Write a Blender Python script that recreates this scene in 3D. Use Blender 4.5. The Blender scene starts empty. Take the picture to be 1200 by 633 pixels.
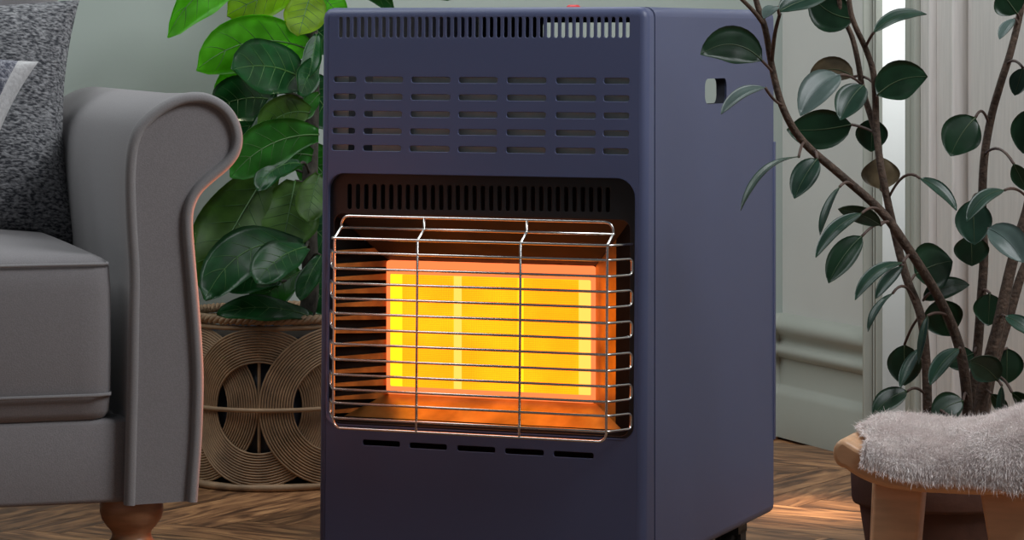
import bpy, math, random
from mathutils import Vector, Matrix
random.seed(7)
SC = bpy.context.scene
COL = SC.collection

# ------------------------------------------------------------------ camera
F = 3558.0            # focal length in pixels of the 1200 px wide frame
EYE = 0.695           # camera height
HZ = 44.0             # pixel row of the horizon
cam_d = bpy.data.cameras.new('camera')
cam_d.sensor_width = 36.0
cam_d.lens = F / 1200.0 * 36.0
cam_d.shift_y = -(316.5 - HZ) / 1200.0
cam_d.clip_start = 0.05
cam = bpy.data.objects.new('camera', cam_d)
cam.location = (0, 0, EYE)
cam.rotation_euler = (math.pi / 2, 0, 0)
COL.objects.link(cam)
SC.camera = cam

# ------------------------------------------------------------------ world, lights, exposure
SC.view_settings.view_transform = 'Standard'
SC.view_settings.look = 'None'
SC.view_settings.gamma = 1.0
SC.view_settings.exposure = 0.0
SC.view_settings.use_curve_mapping = False
wd = bpy.data.worlds.new('world'); SC.world = wd
wd.use_nodes = True
bg = wd.node_tree.nodes['Background']
bg.inputs[0].default_value = (0.80, 0.90, 1.0, 1)
bg.inputs[1].default_value = 0.10

def aim(o, target):
    d = Vector(target) - o.location
    o.rotation_euler = d.to_track_quat('-Z', 'Y').to_euler()

def area(name, loc, target, size, energy, color=(1, 1, 1), size_y=None):
    l = bpy.data.lights.new(name, 'AREA')
    l.energy = energy; l.color = color; l.size = size
    if size_y: l.shape = 'RECTANGLE'; l.size_y = size_y
    o = bpy.data.objects.new(name, l); o.location = loc
    COL.objects.link(o); aim(o, target)
    return o

def spot(name, loc, target, angle, energy, color=(1, 1, 1), blend=1.0, radius=0.05):
    l = bpy.data.lights.new(name, 'SPOT')
    l.energy = energy; l.color = color; l.spot_size = math.radians(angle); l.spot_blend = blend
    l.shadow_soft_size = radius
    o = bpy.data.objects.new(name, l); o.location = loc
    COL.objects.link(o); aim(o, target)
    return o

area('daylight_right', (1.22, 2.75, 1.9), (0.25, 4.2, 0.45), 0.9, 31, (0.93, 0.96, 1.0))
area('daylight_top', (-1.25, 3.95, 2.2), (-0.2, 4.4, 0.5), 1.2, 18, (0.93, 0.98, 1.0))
area('wall_fill', (0.05, 4.30, 1.55), (0.12, 4.75, 0.2), 0.6, 5.5, (0.95, 0.98, 1.0))  # added fill out of view, brightens the right wall towards the top
spot('leaf_backlight', (-0.30, 4.90, 1.06), (-0.345, 4.62, 0.76), 36, 11.0, (1.0, 0.95, 0.65), 0.8, 0.04)  # added spot behind the fig, in place of sun on its leaves
spot('floor_patch_spot', (0.60, 4.72, 1.35), (0.45, 4.46, 0.0), 15, 130.0, (1.0, 0.72, 0.48), 0.9, 0.03)  # added spot that makes the warm bright patch on the floor

# ------------------------------------------------------------------ helpers
def P(u, v, Z):
    return Vector(((u - 600.0) / F * Z, Z, EYE - (v - HZ) / F * Z))

def mesh_obj(name, verts, faces, mat=None, parent=None, smooth=True, mats=None, midx=None, bevel=0, bseg=2, sub=0):
    me = bpy.data.meshes.new(name)
    me.from_pydata([tuple(v) for v in verts], [], faces)
    me.validate(); me.update()
    for m in (mats or [mat]):
        if m: me.materials.append(m)
    if midx:
        for p, i in zip(me.polygons, midx): p.material_index = i
    if smooth:
        for p in me.polygons: p.use_smooth = True
    o = bpy.data.objects.new(name, me)
    COL.objects.link(o)
    if parent: o.parent = parent
    if bevel:
        b = o.modifiers.new('bevel', 'BEVEL'); b.width = bevel; b.segments = bseg
        b.limit_method = 'ANGLE'; b.angle_limit = math.radians(40); b.harden_normals = False
    if sub:
        s = o.modifiers.new('sub', 'SUBSURF'); s.levels = sub; s.render_levels = sub
    return o

def empty(name, loc, rz=0.0):
    o = bpy.data.objects.new(name, None); o.location = loc; o.rotation_euler = (0, 0, rz)
    o.empty_display_size = 0.05
    COL.objects.link(o); return o

def tag(o, label, cat, group=None):
    o['label'] = label; o['category'] = cat
    if group: o['group'] = group
    return o

def struct(o):
    o['kind'] = 'structure'; return o

def box_geo(x0, x1, y0, y1, z0, z1):
    v = [(x0,y0,z0),(x1,y0,z0),(x1,y1,z0),(x0,y1,z0),(x0,y0,z1),(x1,y0,z1),(x1,y1,z1),(x0,y1,z1)]
    f = [(0,3,2,1),(4,5,6,7),(0,1,5,4),(1,2,6,5),(2,3,7,6),(3,0,4,7)]
    return v, f

def box(name, x0, x1, y0, y1, z0, z1, mat, parent=None, bevel=0.0, smooth=False, bseg=2):
    v, f = box_geo(x0, x1, y0, y1, z0, z1)
    return mesh_obj(name, v, f, mat, parent, smooth or bevel > 0, bevel=bevel, bseg=bseg)

class Geo:
    def __init__(s): s.v = []; s.f = []
    def add(s, v, f):
        n = len(s.v); s.v += [tuple(p) for p in v]; s.f += [tuple(i + n for i in q) for q in f]
        return s
    def obj(s, name, mat, parent=None, smooth=True, **k):
        return mesh_obj(name, s.v, s.f, mat, parent, smooth, **k)

def tube_geo(path, r, n=6, closed=False):
    path = [Vector(p) for p in path]; m = len(path)
    rad = (lambda i: r) if not callable(r) else (lambda i: r(i / max(1, m - 1)))
    tang = []
    for i in range(m):
        a = path[(i - 1) % m] if (closed or i > 0) else path[i]
        b = path[(i + 1) % m] if (closed or i < m - 1) else path[i]
        t = (b - a); t = t.normalized() if t.length > 1e-9 else Vector((0, 0, 1))
        tang.append(t)
    t0 = tang[0]
    up = Vector((0, 0, 1)) if abs(t0.z) < 0.9 else Vector((0, 1, 0))
    nrm = (up - t0 * up.dot(t0)).normalized()
    v = []; f = []
    for i in range(m):
        t = tang[i]
        nrm = (nrm - t * nrm.dot(t))
        nrm = nrm.normalized() if nrm.length > 1e-6 else t.orthogonal().normalized()
        bn = t.cross(nrm)
        for k in range(n):
            a = 2 * math.pi * k / n
            v.append(path[i] + (nrm * math.cos(a) + bn * math.sin(a)) * rad(i))
    for i in range(m if closed else m - 1):
        j = (i + 1) % m
        for k in range(n):
            k2 = (k + 1) % n
            f.append((i*n+k, i*n+k2, j*n+k2, j*n+k))
    if not closed:
        f.append(tuple(range(n-1, -1, -1)))
        f.append(tuple((m-1)*n + k for k in range(n)))
    return v, f

def tube(name, path, r, mat, parent=None, n=6, closed=False):
    v, f = tube_geo(path, r, n, closed)
    return mesh_obj(name, v, f, mat, parent)

def lathe_geo(prof, n=32, c=(0, 0, 0)):
    v = []; f = []
    m = len(prof)
    for (r, z) in prof:
        for k in range(n):
            a = 2 * math.pi * k / n
            v.append((c[0] + r*math.cos(a), c[1] + r*math.sin(a), c[2] + z))
    for i in range(m - 1):
        for k in range(n):
            k2 = (k+1) % n
            f.append((i*n+k, i*n+k2, (i+1)*n+k2, (i+1)*n+k))
    return v, f

def smooth_path(pts, k=6):
    """Catmull-Rom through the points."""
    pts = [Vector(p) for p in pts]; out = []
    for i in range(len(pts) - 1):
        p0 = pts[max(0, i-1)]; p1 = pts[i]; p2 = pts[i+1]; p3 = pts[min(len(pts)-1, i+2)]
        for j in range(k):
            t = j / k
            out.append(0.5 * ((2*p1) + (p2-p0)*t + (2*p0-5*p1+4*p2-p3)*t*t + (3*p1-p0-3*p2+p3)*t**3))
    out.append(pts[-1]); return out

def rrect(x0, x1, z0, z1, r, n=5):
    if not isinstance(r, (list, tuple)): r = [r]*4
    pts = []
    for (cx, cz, a0, rr) in ((x1-r[0], z0+r[0], -90, r[0]), (x1-r[1], z1-r[1], 0, r[1]), (x0+r[2], z1-r[2], 90, r[2]), (x0+r[3], z0+r[3], 180, r[3])):
        for k in range(n+1):
            a = math.radians(a0 + 90*k/n)
            pts.append((cx + rr*math.cos(a), cz + rr*math.sin(a)))
    return pts

def plate_mesh(outer, holes, thick, bevel=0.0, bres=2):
    """Flat plate in XY with holes, centred on Z=0."""
    cu = bpy.data.curves.new('plate', 'CURVE'); cu.dimensions = '2D'; cu.fill_mode = 'BOTH'
    cu.extrude = max(0.0, thick/2 - bevel); cu.bevel_depth = bevel; cu.bevel_resolution = bres
    cu.offset = -bevel
    for pl in [outer] + list(holes):
        s = cu.splines.new('POLY'); s.points.add(len(pl)-1); s.use_cyclic_u = True
        for q, (x, y) in zip(s.points, pl): q.co = (x, y, 0, 1)
    ob = bpy.data.objects.new('plate_tmp', cu)
    me = bpy.data.meshes.new_from_object(ob)
    bpy.data.objects.remove(ob); bpy.data.curves.remove(cu)
    V = [v.co.copy() for v in me.vertices]; Fc = [tuple(p.vertices) for p in me.polygons]
    bpy.data.meshes.remove(me)
    return V, Fc

# ------------------------------------------------------------------ materials
def new_mat(name):
    m = bpy.data.materials.new(name); m.use_nodes = True
    return m, m.node_tree, m.node_tree.nodes['Principled BSDF']

def mat_plain(name, col, rough=0.5, metal=0.0, noise=0.0, nscale=30, bump=0.0, bscale=200, spec=0.5, coat=0.0, stretch=(1, 1, 1)):
    m, nt, b = new_mat(name)
    b.inputs['Base Color'].default_value = (*col, 1); b.inputs['Roughness'].default_value = rough
    b.inputs['Metallic'].default_value = metal; b.inputs['Specular IOR Level'].default_value = spec
    b.inputs['Coat Weight'].default_value = coat
    if noise or bump:
        tc = nt.nodes.new('ShaderNodeTexCoord'); mp = nt.nodes.new('ShaderNodeMapping')
        mp.inputs['Scale'].default_value = stretch
        nt.links.new(tc.outputs['Object'], mp.inputs[0])
    if noise:
        n = nt.nodes.new('ShaderNodeTexNoise'); n.inputs['Scale'].default_value = nscale; n.inputs['Detail'].default_value = 4
        r = nt.nodes.new('ShaderNodeValToRGB')
        r.color_ramp.elements[0].position = 0.3; r.color_ramp.elements[1].position = 0.7
        r.color_ramp.elements[0].color = (*[c*(1-noise) for c in col], 1)
        r.color_ramp.elements[1].color = (*[min(1, c*(1+noise)) for c in col], 1)
        nt.links.new(mp.outputs[0], n.inputs['Vector']); nt.links.new(n.outputs['Fac'], r.inputs[0])
        nt.links.new(r.outputs[0], b.inputs['Base Color'])
    if bump:
        n2 = nt.nodes.new('ShaderNodeTexNoise'); n2.inputs['Scale'].default_value = bscale; n2.inputs['Detail'].default_value = 3
        bp = nt.nodes.new('ShaderNodeBump'); bp.inputs['Strength'].default_value = bump; bp.inputs['Distance'].default_value = 0.002
        nt.links.new(mp.outputs[0], n2.inputs['Vector']); nt.links.new(n2.outputs['Fac'], bp.inputs['Height'])
        nt.links.new(bp.outputs[0], b.inputs['Normal'])
    return m

def mat_emit(name, col, strength=1.0, dots=False):
    m = bpy.data.materials.new(name); m.use_nodes = True; nt = m.node_tree
    nt.nodes.remove(nt.nodes['Principled BSDF'])
    e = nt.nodes.new('ShaderNodeEmission'); e.inputs[0].default_value = (*col, 1); e.inputs[1].default_value = strength
    nt.links.new(e.outputs[0], nt.nodes['Material Output'].inputs[0])
    if dots:   # the small burner holes of the ceramic plaque
        tc = nt.nodes.new('ShaderNodeTexCoord')
        vo = nt.nodes.new('ShaderNodeTexVoronoi'); vo.inputs['Scale'].default_value = 420; vo.inputs['Randomness'].default_value = 0.1
        no = nt.nodes.new('ShaderNodeTexNoise'); no.inputs['Scale'].default_value = 14; no.inputs['Detail'].default_value = 2
        r = nt.nodes.new('ShaderNodeValToRGB')
        r.color_ramp.elements[0].position = 0.25; r.color_ramp.elements[0].color = (col[0]*0.8, col[1]*0.70, col[2], 1)
        r.color_ramp.elements[1].position = 0.55; r.color_ramp.elements[1].color = (*col, 1)
        mx = nt.nodes.new('ShaderNodeMix'); mx.data_type = 'RGBA'; mx.blend_type = 'MULTIPLY'; mx.inputs['Factor'].default_value = 0.7
        r2 = nt.nodes.new('ShaderNodeValToRGB')
        r2.color_ramp.elements[0].position = 0.35; r2.color_ramp.elements[0].color = (0.95, 0.72, 0.7, 1)
        r2.color_ramp.elements[1].position = 0.62; r2.color_ramp.elements[1].color = (1, 1, 1, 1)
        nt.links.new(tc.outputs['Object'], vo.inputs['Vector']); nt.links.new(tc.outputs['Object'], no.inputs['Vector'])
        nt.links.new(vo.outputs['Distance'], r.inputs[0]); nt.links.new(no.outputs['Fac'], r2.inputs[0])
        nt.links.new(r.outputs[0], mx.inputs['A']); nt.links.new(r2.outputs[0], mx.inputs['B'])
        nt.links.new(mx.outputs['Result'], e.inputs[0])
    return m

def mat_wood_floor():
    m, nt, b = new_mat('walnut_floor')
    tc = nt.nodes.new('ShaderNodeTexCoord'); oi = nt.nodes.new('ShaderNodeObjectInfo')
    ad = nt.nodes.new('ShaderNodeVectorMath'); ad.operation = 'MULTIPLY_ADD'
    ad.inputs[1].default_value = (1, 1, 1)
    sc = nt.nodes.new('ShaderNodeVectorMath'); sc.operation = 'SCALE'; sc.inputs['Scale'].default_value = 37.0
    cb = nt.nodes.new('ShaderNodeCombineXYZ')
    for i in range(3): nt.links.new(oi.outputs['Random'], cb.inputs[i])
    nt.links.new(cb.outputs[0], sc.inputs[0])
    nt.links.new(tc.outputs['Object'], ad.inputs[0]); nt.links.new(sc.outputs[0], ad.inputs[2])
    mp = nt.nodes.new('ShaderNodeMapping'); mp.inputs['Scale'].default_value = (3.2, 17, 17)
    nt.links.new(ad.outputs[0], mp.inputs[0])
    n = nt.nodes.new('ShaderNodeTexNoise'); n.inputs['Scale'].default_value = 1.6; n.inputs['Detail'].default_value = 7; n.inputs['Distortion'].default_value = 2.2
    nt.links.new(mp.outputs[0], n.inputs['Vector'])
    r = nt.nodes.new('ShaderNodeValToRGB'); cr = r.color_ramp
    cr.elements[0].position = 0.30; cr.elements[0].color = (0.050, 0.021, 0.010, 1)
    cr.elements[1].position = 0.72; cr.elements[1].color = (0.50, 0.265, 0.12, 1)
    e = cr.elements.new(0.45); e.color = (0.155, 0.070, 0.031, 1)
    e = cr.elements.new(0.56); e.color = (0.30, 0.145, 0.064, 1)
    nt.links.new(n.outputs['Fac'], r.inputs[0])
    hs = nt.nodes.new('ShaderNodeHueSaturation')
    mr = nt.nodes.new('ShaderNodeMapRange'); mr.inputs['To Min'].default_value = 0.7; mr.inputs['To Max'].default_value = 1.35
    nt.links.new(oi.outputs['Random'], mr.inputs[0]); nt.links.new(mr.outputs[0], hs.inputs['Value'])
    nt.links.new(r.outputs[0], hs.inputs['Color']); nt.links.new(hs.outputs[0], b.inputs['Base Color'])
    b.inputs['Roughness'].default_value = 0.42
    bp = nt.nodes.new('ShaderNodeBump'); bp.inputs['Strength'].default_value = 0.15; bp.inputs['Distance'].default_value = 0.002
    nt.links.new(n.outputs['Fac'], bp.inputs['Height']); nt.links.new(bp.outputs[0], b.inputs['Normal'])
    return m

def mat_leaf(name, col, transl, tcol, rough=0.35, var=0.35, edge=None):
    m, nt, b = new_mat(name)
    tc = nt.nodes.new('ShaderNodeTexCoord'); n = nt.nodes.new('ShaderNodeTexNoise')
    n.inputs['Scale'].default_value = 45; n.inputs['Detail'].default_value = 3
    nt.links.new(tc.outputs['Object'], n.inputs['Vector'])
    r = nt.nodes.new('ShaderNodeValToRGB')
    r.color_ramp.elements[0].position = 0.35; r.color_ramp.elements[0].color = (*[c*(1-var) for c in col], 1)
    r.color_ramp.elements[1].position = 0.7; r.color_ramp.elements[1].color = (*[c*(1+var) for c in col], 1)
    nt.links.new(n.outputs['Fac'], r.inputs[0]); nt.links.new(r.outputs[0], b.inputs['Base Color'])
    b.inputs['Roughness'].default_value = rough
    b.inputs['Specular IOR Level'].default_value = 0.36
    if transl > 0:
        t = nt.nodes.new('ShaderNodeBsdfTranslucent'); t.inputs[0].default_value = (*tcol, 1)
        mx = nt.nodes.new('ShaderNodeMixShader'); mx.inputs[0].default_value = transl
        nt.links.new(b.outputs[0], mx.inputs[1]); nt.links.new(t.outputs[0], mx.inputs[2])
        nt.links.new(mx.outputs[0], nt.nodes['Material Output'].inputs[0])
    return m

def mat_weave(name, c0, c1, scale=180, stretch=(1, 1, 1), bump=0.6, lo=0.4, hi=0.62, rough=0.95):
    m, nt, b = new_mat(name)
    tc = nt.nodes.new('ShaderNodeTexCoord'); mp = nt.nodes.new('ShaderNodeMapping'); mp.inputs['Scale'].default_value = stretch
    n = nt.nodes.new('ShaderNodeTexNoise'); n.inputs['Scale'].default_value = scale; n.inputs['Detail'].default_value = 3; n.inputs['Distortion'].default_value = 0.3
    nt.links.new(tc.outputs['Object'], mp.inputs[0]); nt.links.new(mp.outputs[0], n.inputs['Vector'])
    r = nt.nodes.new('ShaderNodeValToRGB')
    r.color_ramp.elements[0].position = lo; r.color_ramp.elements[0].color = (*c0, 1)
    r.color_ramp.elements[1].position = hi; r.color_ramp.elements[1].color = (*c1, 1)
    nt.links.new(n.outputs['Fac'], r.inputs[0]); nt.links.new(r.outputs[0], b.inputs['Base Color'])
    bp = nt.nodes.new('ShaderNodeBump'); bp.inputs['Strength'].default_value = bump; bp.inputs['Distance'].default_value = 0.003
    nt.links.new(n.outputs['Fac'], bp.inputs['Height']); nt.links.new(bp.outputs[0], b.inputs['Normal'])
    b.inputs['Roughness'].default_value = rough; b.inputs['Specular IOR Level'].default_value = 0.15
    b.inputs['Sheen Weight'].default_value = 0.15
    return m

M = {}
M['wall_green'] = mat_plain('sage_wall_paint', (0.37, 0.42, 0.385), 0.75, noise=0.03, nscale=3, bump=0.05, bscale=120)
M['wall_grey'] = mat_plain('warm_white_paint', (0.62, 0.61, 0.575), 0.6, noise=0.03, nscale=4, bump=0.05, bscale=120)
M['trim'] = mat_plain('trim_paint_dimmed', (0.40, 0.415, 0.365), 0.45, noise=0.03, nscale=6)  # darker tone carries the weaker light at baseboard height
M['door'] = mat_plain('grained_door_paint', (0.66, 0.63, 0.60), 0.5, noise=0.07, nscale=20, stretch=(8, 8, 0.5), bump=0.12, bscale=30)
M['floor'] = mat_wood_floor()
M['body'] = mat_plain('navy_powder_coat', (0.084, 0.100, 0.192), 0.42, noise=0.02, nscale=8, bump=0.06, bscale=900)
M['inner'] = mat_plain('dark_inner_sheet', (0.02, 0.022, 0.03), 0.7, noise=0.1)
M['galv'] = mat_plain('galvanised_sheet', (0.72, 0.77, 0.71), 0.55, noise=0.1, nscale=40)
M['black'] = mat_plain('black_enamel', (0.012, 0.012, 0.013), 0.40, noise=0.1, nscale=20)
M['rubber'] = mat_plain('black_plastic', (0.02, 0.021, 0.024), 0.5, noise=0.1)
M['red'] = mat_plain('red_plastic', (0.6, 0.03, 0.03), 0.4, noise=0.05)
M['chrome'] = mat_plain('steel_wire', (0.72, 0.71, 0.68), 0.22, metal=1.0, noise=0.05, nscale=60)
M['refl'] = mat_plain('heat_stained_reflector', (0.42, 0.32, 0.11), 0.42, metal=1.0, noise=0.35, nscale=25, bump=0.1, bscale=60)
M['refl_dark'] = mat_plain('sooty_enamel', (0.030, 0.016, 0.008), 0.32, noise=0.6, nscale=14, bump=0.15, bscale=40, spec=0.4)
M['flat_black'] = mat_plain('matt_black', (0.010, 0.009, 0.008), 0.9, noise=0.3, nscale=30, spec=0.08)  # flat black that draws the unlit side of the reflector walls
M['slat'] = mat_plain('orange_streak', (0.36, 0.15, 0.03), 0.42, metal=0.0, noise=0.5, nscale=40, spec=0.3)  # orange of the burner's reflected streaks is put into this colour
M['plaque'] = mat_emit('glowing_plaque', (3.2, 0.74, 0.012), 1.0, dots=True)
M['hotbar'] = mat_emit('glowing_bar', (3.2, 1.0, 0.02), 1.0)
M['hotbar_pale'] = mat_emit('glowing_bar_pale', (2.6, 0.82, 0.13), 1.0)
M['hotframe'] = mat_emit('glowing_frame', (1.5, 0.29, 0.085), 1.0)
M['sofa'] = mat_weave('grey_linen', (0.250, 0.235, 0.240), (0.285, 0.268, 0.273), 700, bump=0.12)
M['pipe'] = mat_weave('grey_linen_band', (0.280, 0.268, 0.270), (0.310, 0.298, 0.300), 700, bump=0.1)
M['legwood'] = mat_plain('turned_leg_wood', (0.42, 0.20, 0.10), 0.35, noise=0.25, nscale=20, stretch=(1, 1, 6))
M['pillow'] = mat_weave('charcoal_tweed', (0.045, 0.047, 0.055), (0.34, 0.34, 0.35), 150, (1, 1, 2.4), 1.0, 0.38, 0.66)
M['pillow2'] = mat_weave('blue_grey_boucle', (0.09, 0.095, 0.125), (0.36, 0.36, 0.40), 240, (1, 1, 1), 1.0, 0.38, 0.62)
M['pale'] = mat_weave('pale_felt', (0.52, 0.51, 0.51), (0.62, 0.61, 0.61), 200, bump=0.3)
M['rattan'] = mat_plain('rattan_cane', (0.35, 0.225, 0.13), 0.6, noise=0.3, nscale=30, bump=0.2, bscale=150)
M['navy_pot'] = mat_plain('dark_navy_liner', (0.012, 0.016, 0.028), 0.5, noise=0.1)
M['soil'] = mat_plain('dark_soil', (0.03, 0.02, 0.014), 0.95, noise=0.4, nscale=60, bump=0.8, bscale=120)
M['bark_dark'] = mat_plain('fig_bark', (0.055, 0.05, 0.04), 0.9, noise=0.6, nscale=90, bump=1.0, bscale=160, stretch=(1, 1, 0.5))
M['bark'] = mat_plain('rubber_plant_bark', (0.075, 0.048, 0.033), 0.85, noise=0.5, nscale=160, bump=1.0, bscale=260)
M['petiole'] = mat_plain('brown_petiole', (0.085, 0.05, 0.038), 0.6, noise=0.2)
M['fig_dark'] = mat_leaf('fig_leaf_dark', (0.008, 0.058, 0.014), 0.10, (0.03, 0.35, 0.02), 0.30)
M['fig_sunlit'] = mat_leaf('fig_leaf_sunlit', (0.26, 0.40, 0.02), 0.65, (0.75, 0.95, 0.03), 0.4)  # sun through the top leaves is put into this yellow-green
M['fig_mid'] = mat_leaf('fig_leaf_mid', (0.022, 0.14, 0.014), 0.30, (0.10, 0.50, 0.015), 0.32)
M['fig_lit'] = mat_leaf('fig_leaf_backlit', (0.10, 0.34, 0.02), 0.55, (0.30, 0.85, 0.02), 0.36)  # brighter green of the backlit leaves, the light is in the colour
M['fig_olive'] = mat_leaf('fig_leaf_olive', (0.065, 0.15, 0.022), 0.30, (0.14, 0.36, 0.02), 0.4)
M['fig_under'] = mat_leaf('fig_leaf_underside', (0.075, 0.17, 0.035), 0.35, (0.15, 0.5, 0.02), 0.5)
M['fig_vein'] = mat_plain('fig_vein', (0.055, 0.15, 0.03), 0.45, noise=0.1)
M['rub_dark'] = mat_leaf('rubber_leaf_dark', (0.009, 0.034, 0.014), 0.05, (0.05, 0.3, 0.03), 0.36, 0.25)
M['rub_grey'] = mat_leaf('rubber_leaf_bluish', (0.075, 0.11, 0.098), 0.05, (0.1, 0.3, 0.1), 0.36, 0.15)
M['rub_mid'] = mat_leaf('rubber_leaf_mid', (0.016, 0.045, 0.028), 0.05, (0.05, 0.3, 0.03), 0.34, 0.25)
M['rub_brown'] = mat_leaf('rubber_leaf_bronze', (0.10, 0.075, 0.042), 0.05, (0.2, 0.2, 0.05), 0.4, 0.5)
M['rub_under'] = mat_leaf('rubber_leaf_underside', (0.055, 0.062, 0.038), 0.08, (0.15, 0.3, 0.05), 0.5, 0.3)
M['rub_rib'] = mat_plain('rubber_midrib', (0.05, 0.085, 0.035), 0.45, noise=0.15)
M['clay'] = mat_plain('brown_terracotta', (0.085, 0.034, 0.021), 0.7, noise=0.2, nscale=25, bump=0.2, bscale=120)
M['beech'] = mat_plain('beech_wood', (0.66, 0.385, 0.215), 0.38, noise=0.14, nscale=14, stretch=(1, 6, 6), bump=0.05, bscale=60)
M['fleece'] = mat_plain('sheepskin_hide', (0.90, 0.80, 0.77), 0.95, noise=0.15, nscale=40, bump=0.5, bscale=120)
M['fur'] = mat_plain('sheepskin_wool', (0.96, 0.87, 0.845), 0.8, noise=0.08, nscale=40, spec=0.2)
M['backlit_face'] = bpy.data.materials.new('backlit_casing_face'); M['backlit_face'].use_nodes = True  # translucent sheet standing in for the light on the door casing
_nt = M['backlit_face'].node_tree; _b = _nt.nodes['Principled BSDF']; _b.inputs['Base Color'].default_value = (0.5, 0.49, 0.45, 1); _b.inputs['Roughness'].default_value = 0.5
_t = _nt.nodes.new('ShaderNodeBsdfTranslucent'); _t.inputs[0].default_value = (0.95, 0.97, 0.98, 1)
_x = _nt.nodes.new('ShaderNodeMixShader'); _x.inputs[0].default_value = 0.5
_nt.links.new(_b.outputs[0], _x.inputs[1]); _nt.links.new(_t.outputs[0], _x.inputs[2]); _nt.links.new(_x.outputs[0], _nt.nodes['Material Output'].inputs[0])

# ------------------------------------------------------------------ room
WR = math.atan(1450.0 / F)                 # the room is turned against the camera
INTO = Vector((-math.sin(WR), math.cos(WR), 0))     # along the right wall, away
LEFT = Vector((-math.cos(WR), -math.sin(WR), 0))    # along the back wall, to the left
CORNER = Vector(((917 - 600) / F * 5.32, 5.32, 0))
RZ = WR                                    # rotation of room axes: local x = -LEFT, local y = INTO

def wall_t(u):
    k = (u - 600.0) / F
    return (k * CORNER.y - CORNER.x) / (-INTO.x + k * INTO.y)

def room(x, y, z):     # x: to the right of the corner (negative = into the room), y: away from the camera, 0 at the corner
    return CORNER - LEFT * x + INTO * y + Vector((0, 0, z))

def room_root(o):
    o.location = CORNER; o.rotation_euler = (0, 0, RZ); return o

# floor with herringbone planks
fl = struct(room_root(box('floor', -4.2, 3.0, -6.2, 0.3, -0.06, -0.005, M['floor'])))
PL, PW = 0.46, 0.0767
ang = math.radians(-32)
pv, pf = box_geo(0.0006, PL-0.0006, 0.0006, PW-0.0006, -0.0049, 0.0)
pm = bpy.data.meshes.new('plank'); pm.from_pydata(pv, [], pf); pm.materials.append(M['floor']); pm.update()
inv = Matrix.Translation(CORNER) @ Matrix.Rotation(RZ, 4, 'Z'); inv = inv.inverted()
def add_plank(px, py, vertical):
    a = ang + (math.pi/2 if vertical else 0)
    c, s = math.cos(ang), math.sin(ang)
    wx, wy = px*c - py*s, px*s + py*c + 4.4
    d = Vector((math.cos(a), math.sin(a), 0)); q = Vector((-math.sin(a), math.cos(a), 0))
    ctr = Vector((wx, wy, 0)) + d*PL/2 + q*PW/2
    if not (-1.25 < ctr.x < 1.15 and 3.05 < ctr.y < 5.6): return
    lc = inv @ ctr
    if lc.x > 0.12 or lc.y > 0.12: return
    o = bpy.data.objects.new('plank', pm); COL.objects.link(o)
    o.parent = fl
    o.matrix_local = inv @ (Matrix.Translation((wx, wy, 0)) @ Matrix.Rotation(a, 4, 'Z'))
for k in range(-60, 61):
    for m_ in range(-5, 6):
        add_plank(k*PW + m_*2*PL, k*PW, False)
        add_plank(k*PW + PL + PW + m_*2*PL, k*PW + PW - PL, True)

H = 2.7
struct(room_root(box('wall_back', -4.0, 0.0, 0.0, 0.14, -0.005, H, M['wall_green'])))
ta = wall_t(1029)
struct(room_root(box('wall_right', 0.0, 0.14, -ta, 0.14, -0.005, H, M['wall_grey'])))

# tall moulded skirting: profile (distance from wall, height)
SK = [(0, 0.0), (0.024, 0.0), (0.024, 0.072), (0.020, 0.082), (0.012, 0.088), (0.010, 0.092), (0.010, 0.136), (0.016, 0.139), (0.022, 0.145), (0.023, 0.151),
      (0.020, 0.157), (0.012, 0.162), (0.010, 0.168), (0.014, 0.176), (0.022, 0.182), (0.026, 0.190), (0.024, 0.200), (0.016, 0.207), (0.008, 0.211), (0, 0.213)]
def extrude_profile(name, prof, f0, f1, mat, parent=None, smooth=False):
    n = len(prof); v = [f0(a, b) for a, b in prof] + [f1(a, b) for a, b in prof]
    f = [(i, (i+1) % n, n + (i+1) % n, n + i) for i in range(n)] + [tuple(range(n-1, -1, -1)), tuple(range(n, 2*n))]
    return mesh_obj(name, v, f, mat, parent, smooth)
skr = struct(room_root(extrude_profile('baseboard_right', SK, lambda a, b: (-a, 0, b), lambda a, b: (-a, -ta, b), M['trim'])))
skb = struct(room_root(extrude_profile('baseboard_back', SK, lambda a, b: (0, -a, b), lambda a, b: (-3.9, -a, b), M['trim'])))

for o in (skr, skb):
    for p in o.data.polygons: p.use_smooth = True
    o.data.set_sharp_from_angle(angle=math.radians(48))
# fluted casing, its bright face an added backlit sheet, then the panelled door
def T(u): return -wall_t(u)
z0, z1 = 0.0, H
csg = room_root(empty('lit_casing', (0, 0, 0))); struct(csg)
def strip(name, ua, ub, xin, xout, mat, parent, za=z0, zb=z1, bev=0.002):
    return box(name, -xin, xout, T(ub), T(ua), za, zb, mat, parent, bevel=bev)
strip('casing_edge', 1029, 1031.2, 0.030, 0.12, M['trim'], csg)
for a, b in ((1033.0, 1034.2), (1035.6, 1036.6)):
    strip('casing_bead', a, b, 0.016, 0.05, M['trim'], csg)
for a, b in ((1031.2, 1033.0), (1034.2, 1035.6), (1036.6, 1071.5), (1078.2, 1080.8)):
    mesh_obj('backlit_sheet', [(-0.004, T(a), z0), (-0.004, T(b), z0), (-0.004, T(b), z1), (-0.004, T(a), z1)], [(0, 1, 2, 3)], M['backlit_face'], csg, smooth=False)
strip('casing_fillet', 1071.5, 1078.2, 0.018, 0.05, M['trim'], csg)
strip('casing_edge', 1080.8, 1086, 0.022, 0.12, M['trim'], csg)
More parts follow.
